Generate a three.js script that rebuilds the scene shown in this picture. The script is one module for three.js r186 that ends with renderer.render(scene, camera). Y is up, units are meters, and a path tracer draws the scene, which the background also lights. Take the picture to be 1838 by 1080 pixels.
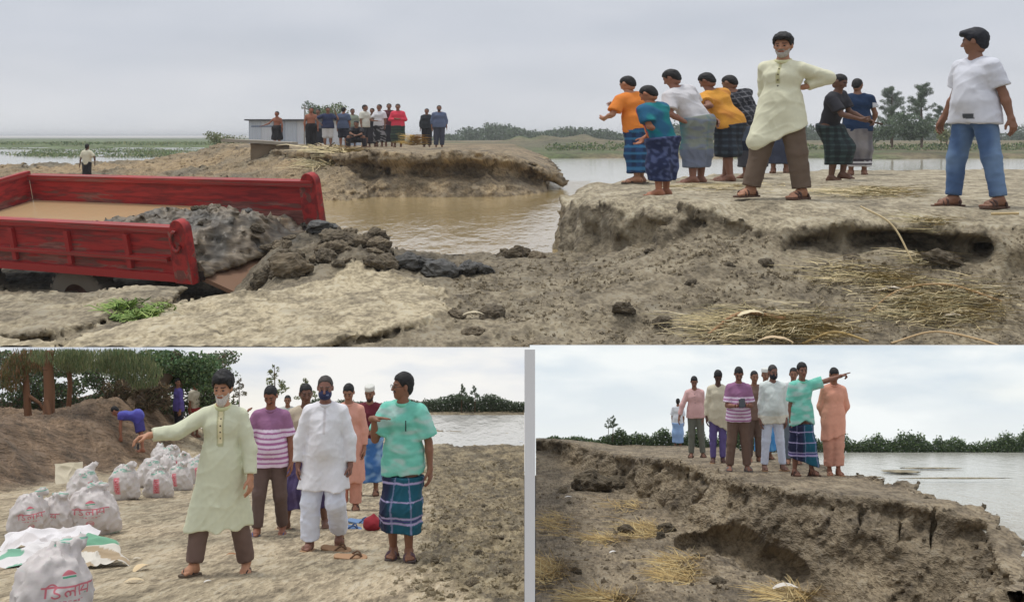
import * as THREE from 'three';
import { mergeGeometries } from 'three/addons/utils/BufferGeometryUtils.js';
import { ImprovedNoise } from 'three/addons/math/ImprovedNoise.js';

// ------------------------------------------------------------------ camera, sky, sun, exposure
const F = 2400, U0 = 919, V0 = 247, EYE = 1.45;
const scene = new THREE.Scene();
const camera = new THREE.PerspectiveCamera(2 * Math.atan(540 / F) * 180 / Math.PI, 1838 / 1080, 0.2, 4000);
camera.position.set(0, EYE, 0);
camera.lookAt(0, EYE, -10);
camera.setViewOffset(1838, 1080, 0, 540 - V0, 1838, 1080);   // lens shifted down, horizon high in the picture
camera.updateProjectionMatrix();
const renderer = new THREE.WebGLRenderer({ antialias: true });
renderer.setSize(1024, 601);
renderer.toneMapping = THREE.LinearToneMapping;
renderer.toneMappingExposure = 1.1;
renderer.shadowMap.enabled = true;

const perlin = new ImprovedNoise();
const nz = (x, y, z) => perlin.noise(x, y, z);
function fbm(x, y, z, o = 4) { let a = 1, s = 0, n = 0; for (let i = 0; i < o; i++) { s += a * nz(x, y, z); n += a; a *= .5; x = x * 2.03 + 3.1; y = y * 2.03 + 1.7; z = z * 2.03 + 5.3; } return s / n; }
const clamp = (v, a, b) => v < a ? a : v > b ? b : v;
const lerp = (a, b, t) => a + (b - a) * t;
const sstep = (a, b, v) => { const t = clamp((v - a) / (b - a), 0, 1); return t * t * (3 - 2 * t); };
function rng(seed) { let s = seed >>> 0; return () => { s = (s + 0x6D2B79F5) | 0; let t = Math.imul(s ^ s >>> 15, 1 | s); t = t + Math.imul(t ^ t >>> 7, 61 | t) ^ t; return ((t ^ t >>> 14) >>> 0) / 4294967296; }; }
const L1 = v => { v /= 255; return v <= .04045 ? v / 12.92 : Math.pow((v + .055) / 1.055, 2.4); };
const C = (r, g, b, k = 1) => [L1(r) * k, L1(g) * k, L1(b) * k];
const mixc = (a, b, t) => [lerp(a[0], b[0], t), lerp(a[1], b[1], t), lerp(a[2], b[2], t)];

{ // overcast sky, soft grey-blue with thin streaks of cloud
  const W = 2048, H = 1024, data = new Float32Array(W * H * 4);
  const lo = C(216, 218, 221), mid = C(204, 207, 213), up = C(195, 200, 209), zen = C(205, 208, 215);
  for (let j = 0; j < H; j++) {
    const el = (j + .5) / H * 180 - 90;
    for (let i = 0; i < W; i++) {
      const az = (i + .5) / W * Math.PI * 2, k = (j * W + i) * 4;
      let c;
      if (el < -2) c = C(120, 115, 104);
      else {
        const cx = Math.cos(az) * 6, cz = Math.sin(az) * 6;
        const e = el + 1.1 * fbm(cx * 1.6, el * .12, cz * 1.6, 3);
        c = mixc(mixc(lo, mid, sstep(-.5, 2.4, e)), up, sstep(2, 5, e));
        c = mixc(c, zen, sstep(7, 40, el));
        const st = fbm(cx * 1.1, el * .5, cz * 1.1, 4) * 1.6;
        const fade = 1 - sstep(25, 70, el) * .7;
        const g = (1 + .09 * st * fade) * (1 + .4 * sstep(12, 70, el));
        c = [c[0] * g * (1 + .015 * st), c[1] * g, c[2] * g * (1 - .015 * st)];
      }
      data[k] = c[0]; data[k + 1] = c[1]; data[k + 2] = c[2]; data[k + 3] = 1;
    }
  }
  const sky = new THREE.DataTexture(data, W, H, THREE.RGBAFormat, THREE.FloatType);
  sky.mapping = THREE.EquirectangularReflectionMapping; sky.magFilter = THREE.LinearFilter; sky.needsUpdate = true;
  scene.background = sky; scene.environment = sky;
}
const sun = new THREE.DirectionalLight(new THREE.Color(1, .965, .9), 1.5);
sun.position.set(-8, 30, -17); sun.target.position.set(0, 0, -12);
sun.castShadow = true; sun.shadow.radius = 22; sun.shadow.mapSize.set(4096, 4096);
Object.assign(sun.shadow.camera, { left: -40, right: 40, top: 40, bottom: -40, near: 1, far: 160 });
scene.add(sun, sun.target);
scene.fog = new THREE.FogExp2(new THREE.Color(.8, .82, .84), .0007);

// ------------------------------------------------------------------ naming
const used = new Map();
function numbered(n) { const c = used.get(n) || 0; used.set(n, c + 1); return c ? `${n}_${String(c).padStart(3, '0')}` : n; }
function tag(o, label, category, group, kind) { if (label) o.userData.label = label; if (category) o.userData.category = category; if (group) o.userData.group = group; if (kind) o.userData.kind = kind; return o; }
function mesh(name, geo, mat, parent = scene) {
  const m = new THREE.Mesh(geo, mat); m.castShadow = m.receiveShadow = true;
  m.name = parent === scene ? numbered(name) : name; parent.add(m); return m;
}
function base(name, pos, turn = 0) { const g = new THREE.Group(); g.name = numbered(name); g.position.set(...pos); g.rotation.y = turn; scene.add(g); return g; }
const at = (u, v, d) => [(u - U0) / F * d, EYE - (v - V0) / F * d, -d];

// ------------------------------------------------------------------ surface nets over any grid
// node(i,j,k,out) gives the node's place, field(x,y,z,i,j,k) its distance; cells of 4 nodes are skipped where the surface is far
function nets(nx, ny, nzn, node, field, opt = {}) {
  const { slack = 0, lip = 1, color = null } = opt, B = 4;
  const N = nx * ny * nzn, v = new Float32Array(N), sy = nx, sz = nx * ny, p = [0, 0, 0], q = [0, 0, 0];
  for (let k0 = 0; k0 < nzn; k0 += B) for (let j0 = 0; j0 < ny; j0 += B) for (let i0 = 0; i0 < nx; i0 += B) {
    const i1 = Math.min(i0 + B, nx), j1 = Math.min(j0 + B, ny), k1 = Math.min(k0 + B, nzn);
    const ic = (i0 + i1) >> 1, jc = (j0 + j1) >> 1, kc = (k0 + k1) >> 1;
    node(Math.min(ic, nx - 1), Math.min(jc, ny - 1), Math.min(kc, nzn - 1), p);
    const fc = field(p[0], p[1], p[2], Math.min(ic, nx - 1), Math.min(jc, ny - 1), Math.min(kc, nzn - 1));
    let rad = 0;
    for (const [a, b, c] of [[i0, j0, k0], [i1 - 1, j1 - 1, k1 - 1], [i1 - 1, j0, k1 - 1], [i0, j1 - 1, k1 - 1]]) {
      node(a, b, c, q); rad = Math.max(rad, Math.hypot(q[0] - p[0], q[1] - p[1], q[2] - p[2]));
    }
    const skip = Math.abs(fc) > rad * 1.35 * lip + slack;
    for (let k = k0; k < k1; k++) for (let j = j0; j < j1; j++) for (let i = i0; i < i1; i++) {
      if (skip) v[i + j * sy + k * sz] = fc;
      else { node(i, j, k, p); v[i + j * sy + k * sz] = field(p[0], p[1], p[2], i, j, k); }
    }
  }
  const idx = new Int32Array(N).fill(-1), pos = [], tri = [];
  const off = [0, 1, sy, sy + 1, sz, sz + 1, sz + sy, sz + sy + 1];
  const edges = [[0, 1], [2, 3], [4, 5], [6, 7], [0, 2], [1, 3], [4, 6], [5, 7], [0, 4], [1, 5], [2, 6], [3, 7]];
  let cnt = 0;
  for (let k = 0; k < nzn - 1; k++) for (let j = 0; j < ny - 1; j++) for (let i = 0; i < nx - 1; i++) {
    const b = i + j * sy + k * sz;
    let m = 0;
    for (let c = 0; c < 8; c++) if (v[b + off[c]] < 0) m |= 1 << c;
    if (m === 0 || m === 255) continue;
    let x = 0, y = 0, z = 0, n = 0;
    for (const [a, c] of edges) {
      if (((m >> a) & 1) === ((m >> c) & 1)) continue;
      const va = v[b + off[a]], vc = v[b + off[c]], t = va / (va - vc);
      node(i + (a & 1), j + ((a >> 1) & 1), k + (a >> 2), p); node(i + (c & 1), j + ((c >> 1) & 1), k + (c >> 2), q);
      x += p[0] + (q[0] - p[0]) * t; y += p[1] + (q[1] - p[1]) * t; z += p[2] + (q[2] - p[2]) * t; n++;
    }
    pos.push(x / n, y / n, z / n); idx[b] = cnt++;
  }
  const quad = (a, b, c, d, flip) => { if (a < 0 || b < 0 || c < 0 || d < 0) return; if (flip) tri.push(a, c, b, a, d, c); else tri.push(a, b, c, a, c, d); };
  for (let k = 1; k < nzn - 1; k++) for (let j = 1; j < ny - 1; j++) for (let i = 1; i < nx - 1; i++) {
    const b = i + j * sy + k * sz, s = v[b] < 0;
    if (s !== (v[b + 1] < 0)) quad(idx[b - sy - sz], idx[b - sz], idx[b], idx[b - sy], !s);
    if (s !== (v[b + sy] < 0)) quad(idx[b - 1 - sz], idx[b - 1], idx[b], idx[b - sz], !s);
    if (s !== (v[b + sz] < 0)) quad(idx[b - 1 - sy], idx[b - sy], idx[b], idx[b - 1], !s);
  }
  const g = new THREE.BufferGeometry();
  g.setAttribute('position', new THREE.Float32BufferAttribute(pos, 3));
  if (color) {
    const col = new Float32Array(pos.length);
    for (let i = 0; i < pos.length; i += 3) { const c = color(pos[i], pos[i + 1], pos[i + 2]); col[i] = c[0]; col[i + 1] = c[1]; col[i + 2] = c[2]; }
    g.setAttribute('color', new THREE.BufferAttribute(col, 3));
  }
  g.setIndex(tri); g.computeVertexNormals();
  return g;
}
function box3nets(lo, hi, cell, field, opt) {
  const n = [0, 1, 2].map(a => Math.max(4, Math.ceil((hi[a] - lo[a]) / cell) + 1));
  return nets(n[0], n[1], n[2], (i, j, k, o) => { o[0] = lo[0] + i * cell; o[1] = lo[1] + j * cell; o[2] = lo[2] + k * cell; }, field, opt);
}
const smin = (a, b, k) => { const h = Math.max(k - Math.abs(a - b), 0) / k; return Math.min(a, b) - h * h * k * .25; };
const smax = (a, b, k) => -smin(-a, -b, k);
function ell(x, y, z, cx, cy, cz, rx, ry, rz) { x -= cx; y -= cy; z -= cz; const a = Math.hypot(x / rx, y / ry, z / rz), b = Math.hypot(x / (rx * rx), y / (ry * ry), z / (rz * rz)); return b < 1e-9 ? -Math.min(rx, ry, rz) : a * (a - 1) / b; }
function cap(x, y, z, a, b, ra, rb) {
  const bx = b[0] - a[0], by = b[1] - a[1], bz = b[2] - a[2], px = x - a[0], py = y - a[1], pz = z - a[2];
  const t = clamp((px * bx + py * by + pz * bz) / (bx * bx + by * by + bz * bz + 1e-12), 0, 1);
  return Math.hypot(px - bx * t, py - by * t, pz - bz * t) - (ra + (rb - ra) * t);
}
function sdPoly(P, x, y) {
  let d = Infinity, s = 1;
  for (let i = 0, j = P.length - 1; i < P.length; j = i++) {
    const ex = P[j][0] - P[i][0], ey = P[j][1] - P[i][1], wx = x - P[i][0], wy = y - P[i][1];
    const t = clamp((wx * ex + wy * ey) / (ex * ex + ey * ey), 0, 1), bx = wx - ex * t, by = wy - ey * t;
    d = Math.min(d, bx * bx + by * by);
    const c1 = y >= P[i][1], c2 = y < P[j][1], c3 = ex * wy > ey * wx;
    if ((c1 && c2 && c3) || (!c1 && !c2 && !c3)) s = -s;
  }
  return s * Math.sqrt(d);
}

// ------------------------------------------------------------------ textures and materials
function tileNoise(S, per, oct, seed) {
  const out = new Float32Array(S * S); let amp = 1, tot = 0;
  for (let o = 0; o < oct; o++) {
    const P = per << o, r = rng(seed + o * 97), lat = new Float32Array(P * P); for (let i = 0; i < P * P; i++) lat[i] = r();
    for (let y = 0; y < S; y++) { const fy = y / S * P, y0 = fy | 0, ty = fy - y0, sy = ty * ty * (3 - 2 * ty), ya = (y0 % P) * P, yb = ((y0 + 1) % P) * P;
      for (let x = 0; x < S; x++) { const fx = x / S * P, x0 = fx | 0, tx = fx - x0, sx = tx * tx * (3 - 2 * tx), xa = x0 % P, xb = (x0 + 1) % P;
        out[y * S + x] += amp * lerp(lerp(lat[ya + xa], lat[ya + xb], sx), lerp(lat[yb + xa], lat[yb + xb], sx), sy); } }
    tot += amp; amp *= .62;
  }
  for (let i = 0; i < S * S; i++) out[i] /= tot; return out;
}
function dataTex(S, fn, srgb, T = S) {
  const d = new Uint8Array(S * T * 4);
  for (let i = 0; i < S * T; i++) { const c = fn(i % S, (i / S) | 0, i); d[i * 4] = clamp(c[0], 0, 255); d[i * 4 + 1] = clamp(c[1], 0, 255); d[i * 4 + 2] = clamp(c[2], 0, 255); d[i * 4 + 3] = 255; }
  const t = new THREE.DataTexture(d, S, T); t.wrapS = t.wrapT = THREE.RepeatWrapping; t.magFilter = THREE.LinearFilter; t.minFilter = THREE.LinearMipmapLinearFilter; t.generateMipmaps = true;
  if (srgb) t.colorSpace = THREE.SRGBColorSpace; t.needsUpdate = true; return t;
}
const nA = tileNoise(512, 8, 6, 11), nB = tileNoise(512, 32, 4, 71);
const soilMap = dataTex(512, (x, y, i) => { const v = 224 + 150 * (nA[i] - .5) + 170 * (nB[i] - .5); return [v + 5, v, v - 8]; }, true);
const soilBump = dataTex(512, (x, y, i) => { const v = 255 * (.35 * nA[i] + .65 * nB[i]); return [v, v, v]; }, false);
const M = {};
M.soil = new THREE.MeshStandardMaterial({ vertexColors: true, map: soilMap, bumpMap: soilBump, bumpScale: .018, roughness: .95 });
M.wetClay = new THREE.MeshStandardMaterial({ vertexColors: true, map: soilMap, bumpMap: soilBump, bumpScale: .012, roughness: .5 });
M.vc = new THREE.MeshStandardMaterial({ vertexColors: true, roughness: .85 });
M.skin = new THREE.MeshStandardMaterial({ vertexColors: true, roughness: .6 });
M.hair = new THREE.MeshStandardMaterial({ vertexColors: true, roughness: .7 });
M.cloth = new THREE.MeshStandardMaterial({ vertexColors: true, roughness: .92 });
M.leaf = new THREE.MeshPhysicalMaterial({ vertexColors: true, roughness: .95, transmission: .35, thickness: 0, side: THREE.DoubleSide });
M.straw = new THREE.MeshStandardMaterial({ vertexColors: true, roughness: .85, side: THREE.DoubleSide });
function plain(rgb, rough = .8, metal = 0) { return new THREE.MeshStandardMaterial({ color: new THREE.Color(...rgb), roughness: rough, metalness: metal }); }
// uv in metres; steep faces are covered by adding the height
function soilUV(g, k = 1) {
  const p = g.attributes.position, uv = new Float32Array(p.count * 2);
  for (let i = 0; i < p.count; i++) { uv[i * 2] = (p.getX(i) + p.getY(i) * .3) * k; uv[i * 2 + 1] = (-p.getZ(i) * .4 + p.getY(i)) * k; }
  g.setAttribute('uv', new THREE.BufferAttribute(uv, 2)); return g;
}
function paint(g, c) { const n = g.attributes.position.count, a = new Float32Array(n * 3), p = g.attributes.position; for (let i = 0; i < n; i++) { const q = typeof c === 'function' ? c(p.getX(i), p.getY(i), p.getZ(i)) : c; a[i * 3] = q[0]; a[i * 3 + 1] = q[1]; a[i * 3 + 2] = q[2]; } g.setAttribute('color', new THREE.BufferAttribute(a, 3)); return g; }
function strip(g) { for (const k of Object.keys(g.attributes)) if (!['position', 'normal', 'color'].includes(k)) g.deleteAttribute(k); return g.index ? g.toNonIndexed() : g; }
const join = list => mergeGeometries(list.map(strip));
function bar(a, b, r, seg = 6, r2 = r) { const A = new THREE.Vector3(...a), Bv = new THREE.Vector3(...b), d = Bv.clone().sub(A), g = new THREE.CylinderGeometry(r2, r, d.length(), seg); g.applyQuaternion(new THREE.Quaternion().setFromUnitVectors(new THREE.Vector3(0, 1, 0), d.normalize())); g.translate((a[0] + b[0]) / 2, (a[1] + b[1]) / 2, (a[2] + b[2]) / 2); return g; }
function box(w, h, d, x = 0, y = 0, z = 0) { const g = new THREE.BoxGeometry(w, h, d); g.translate(x, y, z); return g; }
function tube(pts, r, n = 12, rad = 6) { return new THREE.TubeGeometry(new THREE.CatmullRomCurve3(pts.map(p => new THREE.Vector3(...p))), n, r, rad); }

// ------------------------------------------------------------------ the breach: ground of the large view
const PX = (u, d) => (u - U0) / F * d;
const pl = list => list.map(([u, d]) => [PX(u, d), d]);
const POLY_R = pl([[1003, 17.6], [1012, 16.4], [1045, 15.2], [1100, 14.3], [1200, 13.2], [1300, 12.6], [1400, 12.1], [1500, 11.9], [1600, 11.9], [1720, 11.6], [2100, 11.1], [2100, 26], [1750, 26.5], [1550, 26.5], [1350, 25], [1180, 22], [1090, 20], [1030, 18.8]]);
const POLY_L = pl([[395, 60], [440, 52], [500, 44], [570, 37], [620, 34], [700, 33], [800, 33], [880, 33.5], [940, 34.5], [985, 36], [1003, 38.5], [1000, 43], [985, 52], [960, 66], [395, 66]]);
const POLY_C = pl([[300, 11.36], [350, 12.04], [440, 12.26], [560, 12.7], [640, 13.5], [720, 13.2], [790, 12.8], [800, 11.96], [812, 11.24], [760, 10.64], [700, 10.16], [620, 9.87], [575, 9.45], [570, 8.6], [-200, 8.6], [-200, 9.75], [100, 9.7], [170, 10.1], [240, 10.6]]);
const POLY_C2 = pl([[-200, 12.0], [60, 12.15], [180, 12.35], [250, 12.7], [335, 12.75], [322, 11.9], [250, 11.35], [150, 10.35], [40, 9.95], [-200, 9.9]]);
function groundCol(x, d, o = {}) {
  const u = U0 + x / d * F;
  const wob = .14 * fbm(x * 1.1, 3, d * 1.1, 3), wob2 = .06 * fbm(x * 5, 7, d * 5, 3);
  o.sdR = sdPoly(POLY_R, x, d) + wob * 1.5 + wob2 * 1.6 + .16 * Math.abs(fbm(x * 1.7 + 4, 2, d * 1.2, 2));
  o.hR = .83 - .055 * Math.max(0, 13.4 - d) + .03 * fbm(x * .9, 1, d * .9, 3) - .1 * sstep(1080, 1000, u); o.hR -= clamp(.1 + .35 * fbm(x * 1.4, 6, d * .8, 3), 0, .3) * sstep(-.75, .05, o.sdR) * (1 - .65 * sstep(1340, 1440, u));
  o.sdL = d > 26 ? sdPoly(POLY_L, x, d) + wob * 5 + wob2 * 3 : 9;
  o.hL = 1.07 - .72 * Math.pow(clamp((u - 860) / 145, 0, 1.05), 2.5) + .05 * fbm(x * .5, 5, d * .5, 3);
  o.sdC = d < 15 ? Math.min(sdPoly(POLY_C, x, d), sdPoly(POLY_C2, x, d)) + wob * .55 + wob2 : 9;
  o.hC = .045 + .03 * fbm(x * 1.3, 9, d * 1.3, 3) + .02 * Math.max(0, 12 - d) * -1;
  // low ground
  let h = lerp(-.1, -.02, sstep(9.4, 11, d));
  h += .46 * sstep(9.8, 12.8, d) * sstep(960, 1330, u);
  h += .1 * sstep(820, 1000, u) * sstep(10, 11.5, d) * (1 - sstep(15.5, 17.2, d));
  const mu = (u - 600) / 190, md = (d - 14.7) / 1.6;                                   // mound of dug clay
  h += .4 * Math.exp(-mu * mu * 1.3 - md * md) + .05 * Math.exp(-Math.pow((u - 810) / 70, 2) - Math.pow((d - 13.8) / .8, 2));
  h -= .4 * Math.exp(-Math.pow((u - 375) / 60, 2) - Math.pow((d - 13.3) / .9, 2));      // gap under the tail of the truck
  h -= .42 * sstep(520, 380, u) * sstep(12.3, 13.4, d);
  const pool = sstep(17, 18.6, d) * sstep(590, 640, u + (d - 18) * 4);
  h = lerp(h, -.55, pool);
  const flat = sstep(24, 34, d) * (1 - sstep(600, 660, u));
  h = lerp(h, -.2 + .0155 * Math.max(0, d - 36) + .1 * fbm(x * .3, 2, d * .3, 3), flat);
  if (u < 660) h += .95 * Math.exp(-Math.max(0, o.sdL) / 2.2) * sstep(26, 31, d);
  o.h = h; o.u = u; o.x = x;
  o.rough = lerp(.062, .13, Math.exp(-mu * mu - md * md));
  return o;
}
function groundField(x, y, d, o) {
  let low = (y - o.h) * .9;
  const t = o.hR - y, cx = o.x;
  const big = fbm(cx * 1.1, y * 1.6, d * 1.1, 3), hollow = clamp(.75 + 1.2 * fbm(cx * 1.5, 8, 3, 3), 0, 1.1) * .7 * sstep(1380, 1460, o.u) * (1 - sstep(1740, 1830, o.u));
  const under = hollow * sstep(.08, .22, t) * (1 - .9 * sstep(.26, .44, t)) - (.18 + .3 * sstep(1040, 1180, o.u)) * Math.max(0, t - .06 - .12 * big) + (.18 + .42 * sstep(1030, 1150, o.u)) * big * sstep(.02, .2, t);
  const right = smax(y - o.hR, (o.sdR + under) * .85, .05);
  let f = Math.min(low, right);
  if (o.sdL < 6) { const tl = o.hL - y; const ul = .45 * sstep(.15, .4, tl) * (1 - sstep(.5, .8, tl)) - .9 * Math.max(0, tl - .55); f = Math.min(f, smax(y - o.hL, (o.sdL + ul) * .7, .12)); }
  if (o.sdC < 2) { const tc = o.hC - y; f = Math.min(f, smax(y - o.hC, o.sdC + .1 * sstep(.03, .09, tc), .02)); }
  if (Math.abs(f) < .5) {
    const crust = o.sdC < -.05 && y > o.hC - .06; const onTop = crust || (o.sdR < -.1 && y > o.hR - .07) || (o.sdL < -.3 && y > o.hL - .1);
    const far = sstep(20, 34, d);
    const a = onTop ? .018 + .02 * far : o.rough + .14 * far, s = 1 - .6 * far;
    if (crust) { const n = Math.abs(fbm(x * .9 + 2, 1, d * .7, 3)), n2 = nz(x * 2.3 + 7, 3, d * 1.1); f += .035 * sstep(.028, .004, n) + .05 * sstep(.42, .62, n2); }
    f += a * (1.5 * fbm(x * 1.9 * s, y * 2.6 * s, d * 1.5 * s, 3) + .55 * Math.abs(fbm(x * 7 * s, y * 8 * s, d * 5 * s, 2)) + .45 * nz(x * 17 * s, y * 17 * s, d * 9) + (onTop ? 0 : .3 * Math.abs(nz(x * 31 * s, y * 31 * s, d * 18 * s))));
  }
  return f;
}
function groundY(x, d) { const o = groundCol(x, d); let a = 1.6; for (; a > -1; a -= .02) if (groundField(x, a, d, o) < 0) break; let lo = a, hi = a + .02; for (let i = 0; i < 12; i++) { const m = (lo + hi) / 2; if (groundField(x, m, d, o) < 0) lo = m; else hi = m; } return hi; }
const SOIL = { dry: C(190, 179, 153), sand: C(164, 154, 132), mid: C(134, 125, 107), dark: C(100, 92, 78), clay: C(72, 70, 65) };
function soilTone(x, y, z, light) {
  const a = fbm(x * .8, y * .8, z * .8, 3), b = fbm(x * 3.3 + 9, y * 3.3, z * 3.3, 3);
  let c = mixc(SOIL.mid, SOIL.sand, clamp(.35 + light + a * 1.3, 0, 1));
  return mixc(c, SOIL.dark, clamp(b * 1.5 - .02, 0, .75));
}
{
  const na = 580, nd = 350, ny = 66, a0 = (-110 - U0) / F, a1 = (1970 - U0) / F, d0 = 9.33, d1 = 63, y0 = -.78, y1 = 1.3;
  const Ds = Array.from({ length: nd }, (_, k) => d0 * Math.pow(d1 / d0, k / (nd - 1)));
  const cols = [];
  for (let k = 0; k < nd; k++) for (let i = 0; i < na; i++) cols.push(groundCol(lerp(a0, a1, i / (na - 1)) * Ds[k], Ds[k]));
  const g = nets(na, ny, nd, (i, j, k, o) => { o[0] = lerp(a0, a1, i / (na - 1)) * Ds[k]; o[1] = lerp(y0, y1, j / (ny - 1)); o[2] = -Ds[k]; },
    (x, y, z, i, j, k) => groundField(x, y, -z, cols[k * na + i]), {
      lip: .9, slack: .3, color: (x, y, z) => {
        const d = -z, o = groundCol(x, d), g2 = fbm(x * 2.1, y * 2, z * 2.1, 3);
        if (o.sdC < .02 && y > o.hC - .05) return mixc(SOIL.dry, SOIL.mid, clamp(.08 + g2 * 1.1 + (sdPoly(POLY_C2, x, d) < 0 ? .55 : 0), 0, .9));
        if (o.sdR < 0 && y > o.hR - .06) return mixc(C(180, 171, 149), C(142, 133, 113), clamp(.25 + g2 * 1.4, 0, .9));
        if (d > 24) { if (o.u < 620 && o.sdL > 0) return mixc(C(166, 146, 114), C(118, 112, 96), clamp(.4 + fbm(x * .35, 0, z * .12, 3) * 2.2, 0, 1)); return mixc(mixc(C(172, 154, 124), C(124, 113, 95), clamp(.45 + g2 * 1.6, 0, 1)), C(78, 72, 62), clamp(fbm(x * 1.1, y * 3, z * .8, 3) * 1.6, 0, .7)); }
        const mu = (o.u - 650) / 220, md = (d - 15.2) / 1.9, m = Math.exp(-mu * mu - md * md);
        return mixc(soilTone(x, y, z, .12 * sstep(12.5, 9.5, d)), mixc(C(120, 111, 94), SOIL.clay, clamp(.15 + g2 * 2, 0, 1)), clamp(m * 1.6, 0, 1));
      },
    });
  soilUV(g);
  tag(mesh('eroded_ground', g, M.soil), 'eroded earth with broken crust and collapsed banks', 'ground', null, 'structure');
}
// land beyond, as far as the horizon
function farY(x, d) {
  const u = U0 + x / d * F;
  const right = sstep(940, 985, u + (d - 62) * .5);
  const bankD = 92 + 10 * fbm(u * .004, 1, 2, 2);
  let r = d < bankD ? -.6 : .35 * sstep(bankD, bankD + 6, d) + .65 * sstep(bankD + 6, 170, d);
  r += 1.15 * Math.exp(-Math.pow((d - 158) / 16, 2)) * clamp(.55 + 1.3 * fbm(u * .012, 4, d * .02, 3), 0, 1) * sstep(780, 850, u) * (1 - sstep(1050, 1120, u));
  const mid = .95 + .1 * fbm(x * .06, 3, d * .06, 3);
  let l = .17 + .34 * fbm(x * .07, 8, d * .035, 3) + .5 * sstep(165, 200, d);
  let h = lerp(lerp(l, mid, sstep(360, 420, u)), r, right);
  return lerp(h, .9, sstep(260, 420, d)) - (d < 63.2 ? .06 : 0);
}
{
  const na = 300, nd = 150, pos = [], col = [], idx = [];
  for (let k = 0; k < nd; k++) { const d = k < nd - 1 ? 62 * Math.pow(1500 / 62, k / (nd - 2)) : 3800;
    for (let i = 0; i < na; i++) { const a = lerp(-.52, .52, i / (na - 1)), x = a * d, u = U0 + a * F, y = farY(x, d); pos.push(x, y, -d);
      const g = fbm(x * .05, 2, d * .02, 4), g2 = fbm(x * .25, 6, d * .08, 3); let c;
      if (u < 400) c = mixc(mixc(C(118, 110, 90), C(92, 90, 76), clamp(.5 + g * 2, 0, 1)), C(98, 116, 66), clamp(sstep(88, 125, d) + g2 * .7, 0, 1));
      else if (u < 930 && d < 120) c = mixc(C(150, 134, 104), C(118, 108, 84), clamp(.4 + g2 * 2, 0, 1));
      else c = mixc(mixc(C(138, 124, 96), C(104, 102, 78), clamp(.5 + g * 2, 0, 1)), C(92, 104, 62), clamp(g2 * 2.4 + .75 * Math.exp(-Math.pow((d - 104) / 10, 2)), 0, 1));
      if (d > 300) c = mixc(c, C(112, 126, 92), .7);
      col.push(...c); } }
  for (let k = 0; k < nd - 1; k++) for (let i = 0; i < na - 1; i++) { const b = k * na + i; idx.push(b, b + 1, b + na, b + 1, b + na + 1, b + na); }
  const g = new THREE.BufferGeometry(); g.setAttribute('position', new THREE.Float32BufferAttribute(pos, 3)); g.setAttribute('color', new THREE.Float32BufferAttribute(col, 3)); g.setIndex(idx); g.computeVertexNormals(); soilUV(g, .15);
  tag(mesh('distant_land', g, M.soil), 'flat brown and green land beyond the water', 'land', null, 'structure');
  const gb = new THREE.PlaneGeometry(9000, 9000); gb.rotateX(-Math.PI / 2); gb.translate(0, -.9, 0); soilUV(paint(gb, C(120, 110, 90)), .1);
  tag(mesh('ground', gb, M.soil), 'plain earth under the whole place', 'ground', null, 'structure');
}
// water
const waveBump = dataTex(512, (x, y, i) => { const v = 255 * (.8 * nA[i] + .2 * nB[i]); return [v, v, v]; }, false);
function waterMat(rgb, rough, sx, sy, bump) { const b = waveBump.clone(); b.needsUpdate = true; b.repeat.set(sx, sy); return new THREE.MeshPhysicalMaterial({ color: new THREE.Color(...rgb), roughness: rough, bumpMap: b, bumpScale: bump, ior: 1.33, specularIntensity: 1 }); }
function sheet(name, list, y, mat, label, uvk = 1) {
  const s = new THREE.Shape(list.map(([x, d]) => new THREE.Vector2(x, d))), g = new THREE.ShapeGeometry(s), p = g.attributes.position, uv = g.attributes.uv;
  for (let i = 0; i < p.count; i++) { uv.setXY(i, p.getX(i) * uvk, p.getY(i) * uvk); p.setXYZ(i, p.getX(i), y, -p.getY(i)); }
  const ix = g.index.array; for (let i = 0; i < ix.length; i += 3) { const t = ix[i]; ix[i] = ix[i + 1]; ix[i + 1] = t; }
  g.computeVertexNormals(); if (g.attributes.normal.getY(0) < 0) { for (let i = 0; i < ix.length; i += 3) { const t = ix[i]; ix[i] = ix[i + 1]; ix[i + 1] = t; } g.computeVertexNormals(); }
  return tag(mesh(name, g, mat), label, 'water', null, 'structure');
}
sheet('pool_water', pl([[560, 17.2], [700, 16.6], [1080, 16.6], [1080, 17.5], [1025, 19], [1030, 30], [1060, 44.9], [930, 45], [560, 40], [480, 24]]), 0, waterMat(C(176, 154, 110), .08, .35, .09, .035), 'muddy brown water standing in the breach');
sheet('river_water', pl([[930, 45], [1060, 44.9], [1030, 30], [1025, 19], [1080, 18], [2000, 18], [2000, 115], [900, 115], [900, 60]]), -.004, waterMat(C(180, 176, 160), .1, .3, .05, .012), 'pale still flood water behind the bank');
sheet('pond_water', pl([[-400, 60], [250, 60], [330, 66], [372, 80], [372, 176], [-400, 176]]), .2, waterMat(C(170, 168, 156), .1, .3, .05, .01), 'pale shallow water lying on the mud flat');

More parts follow.
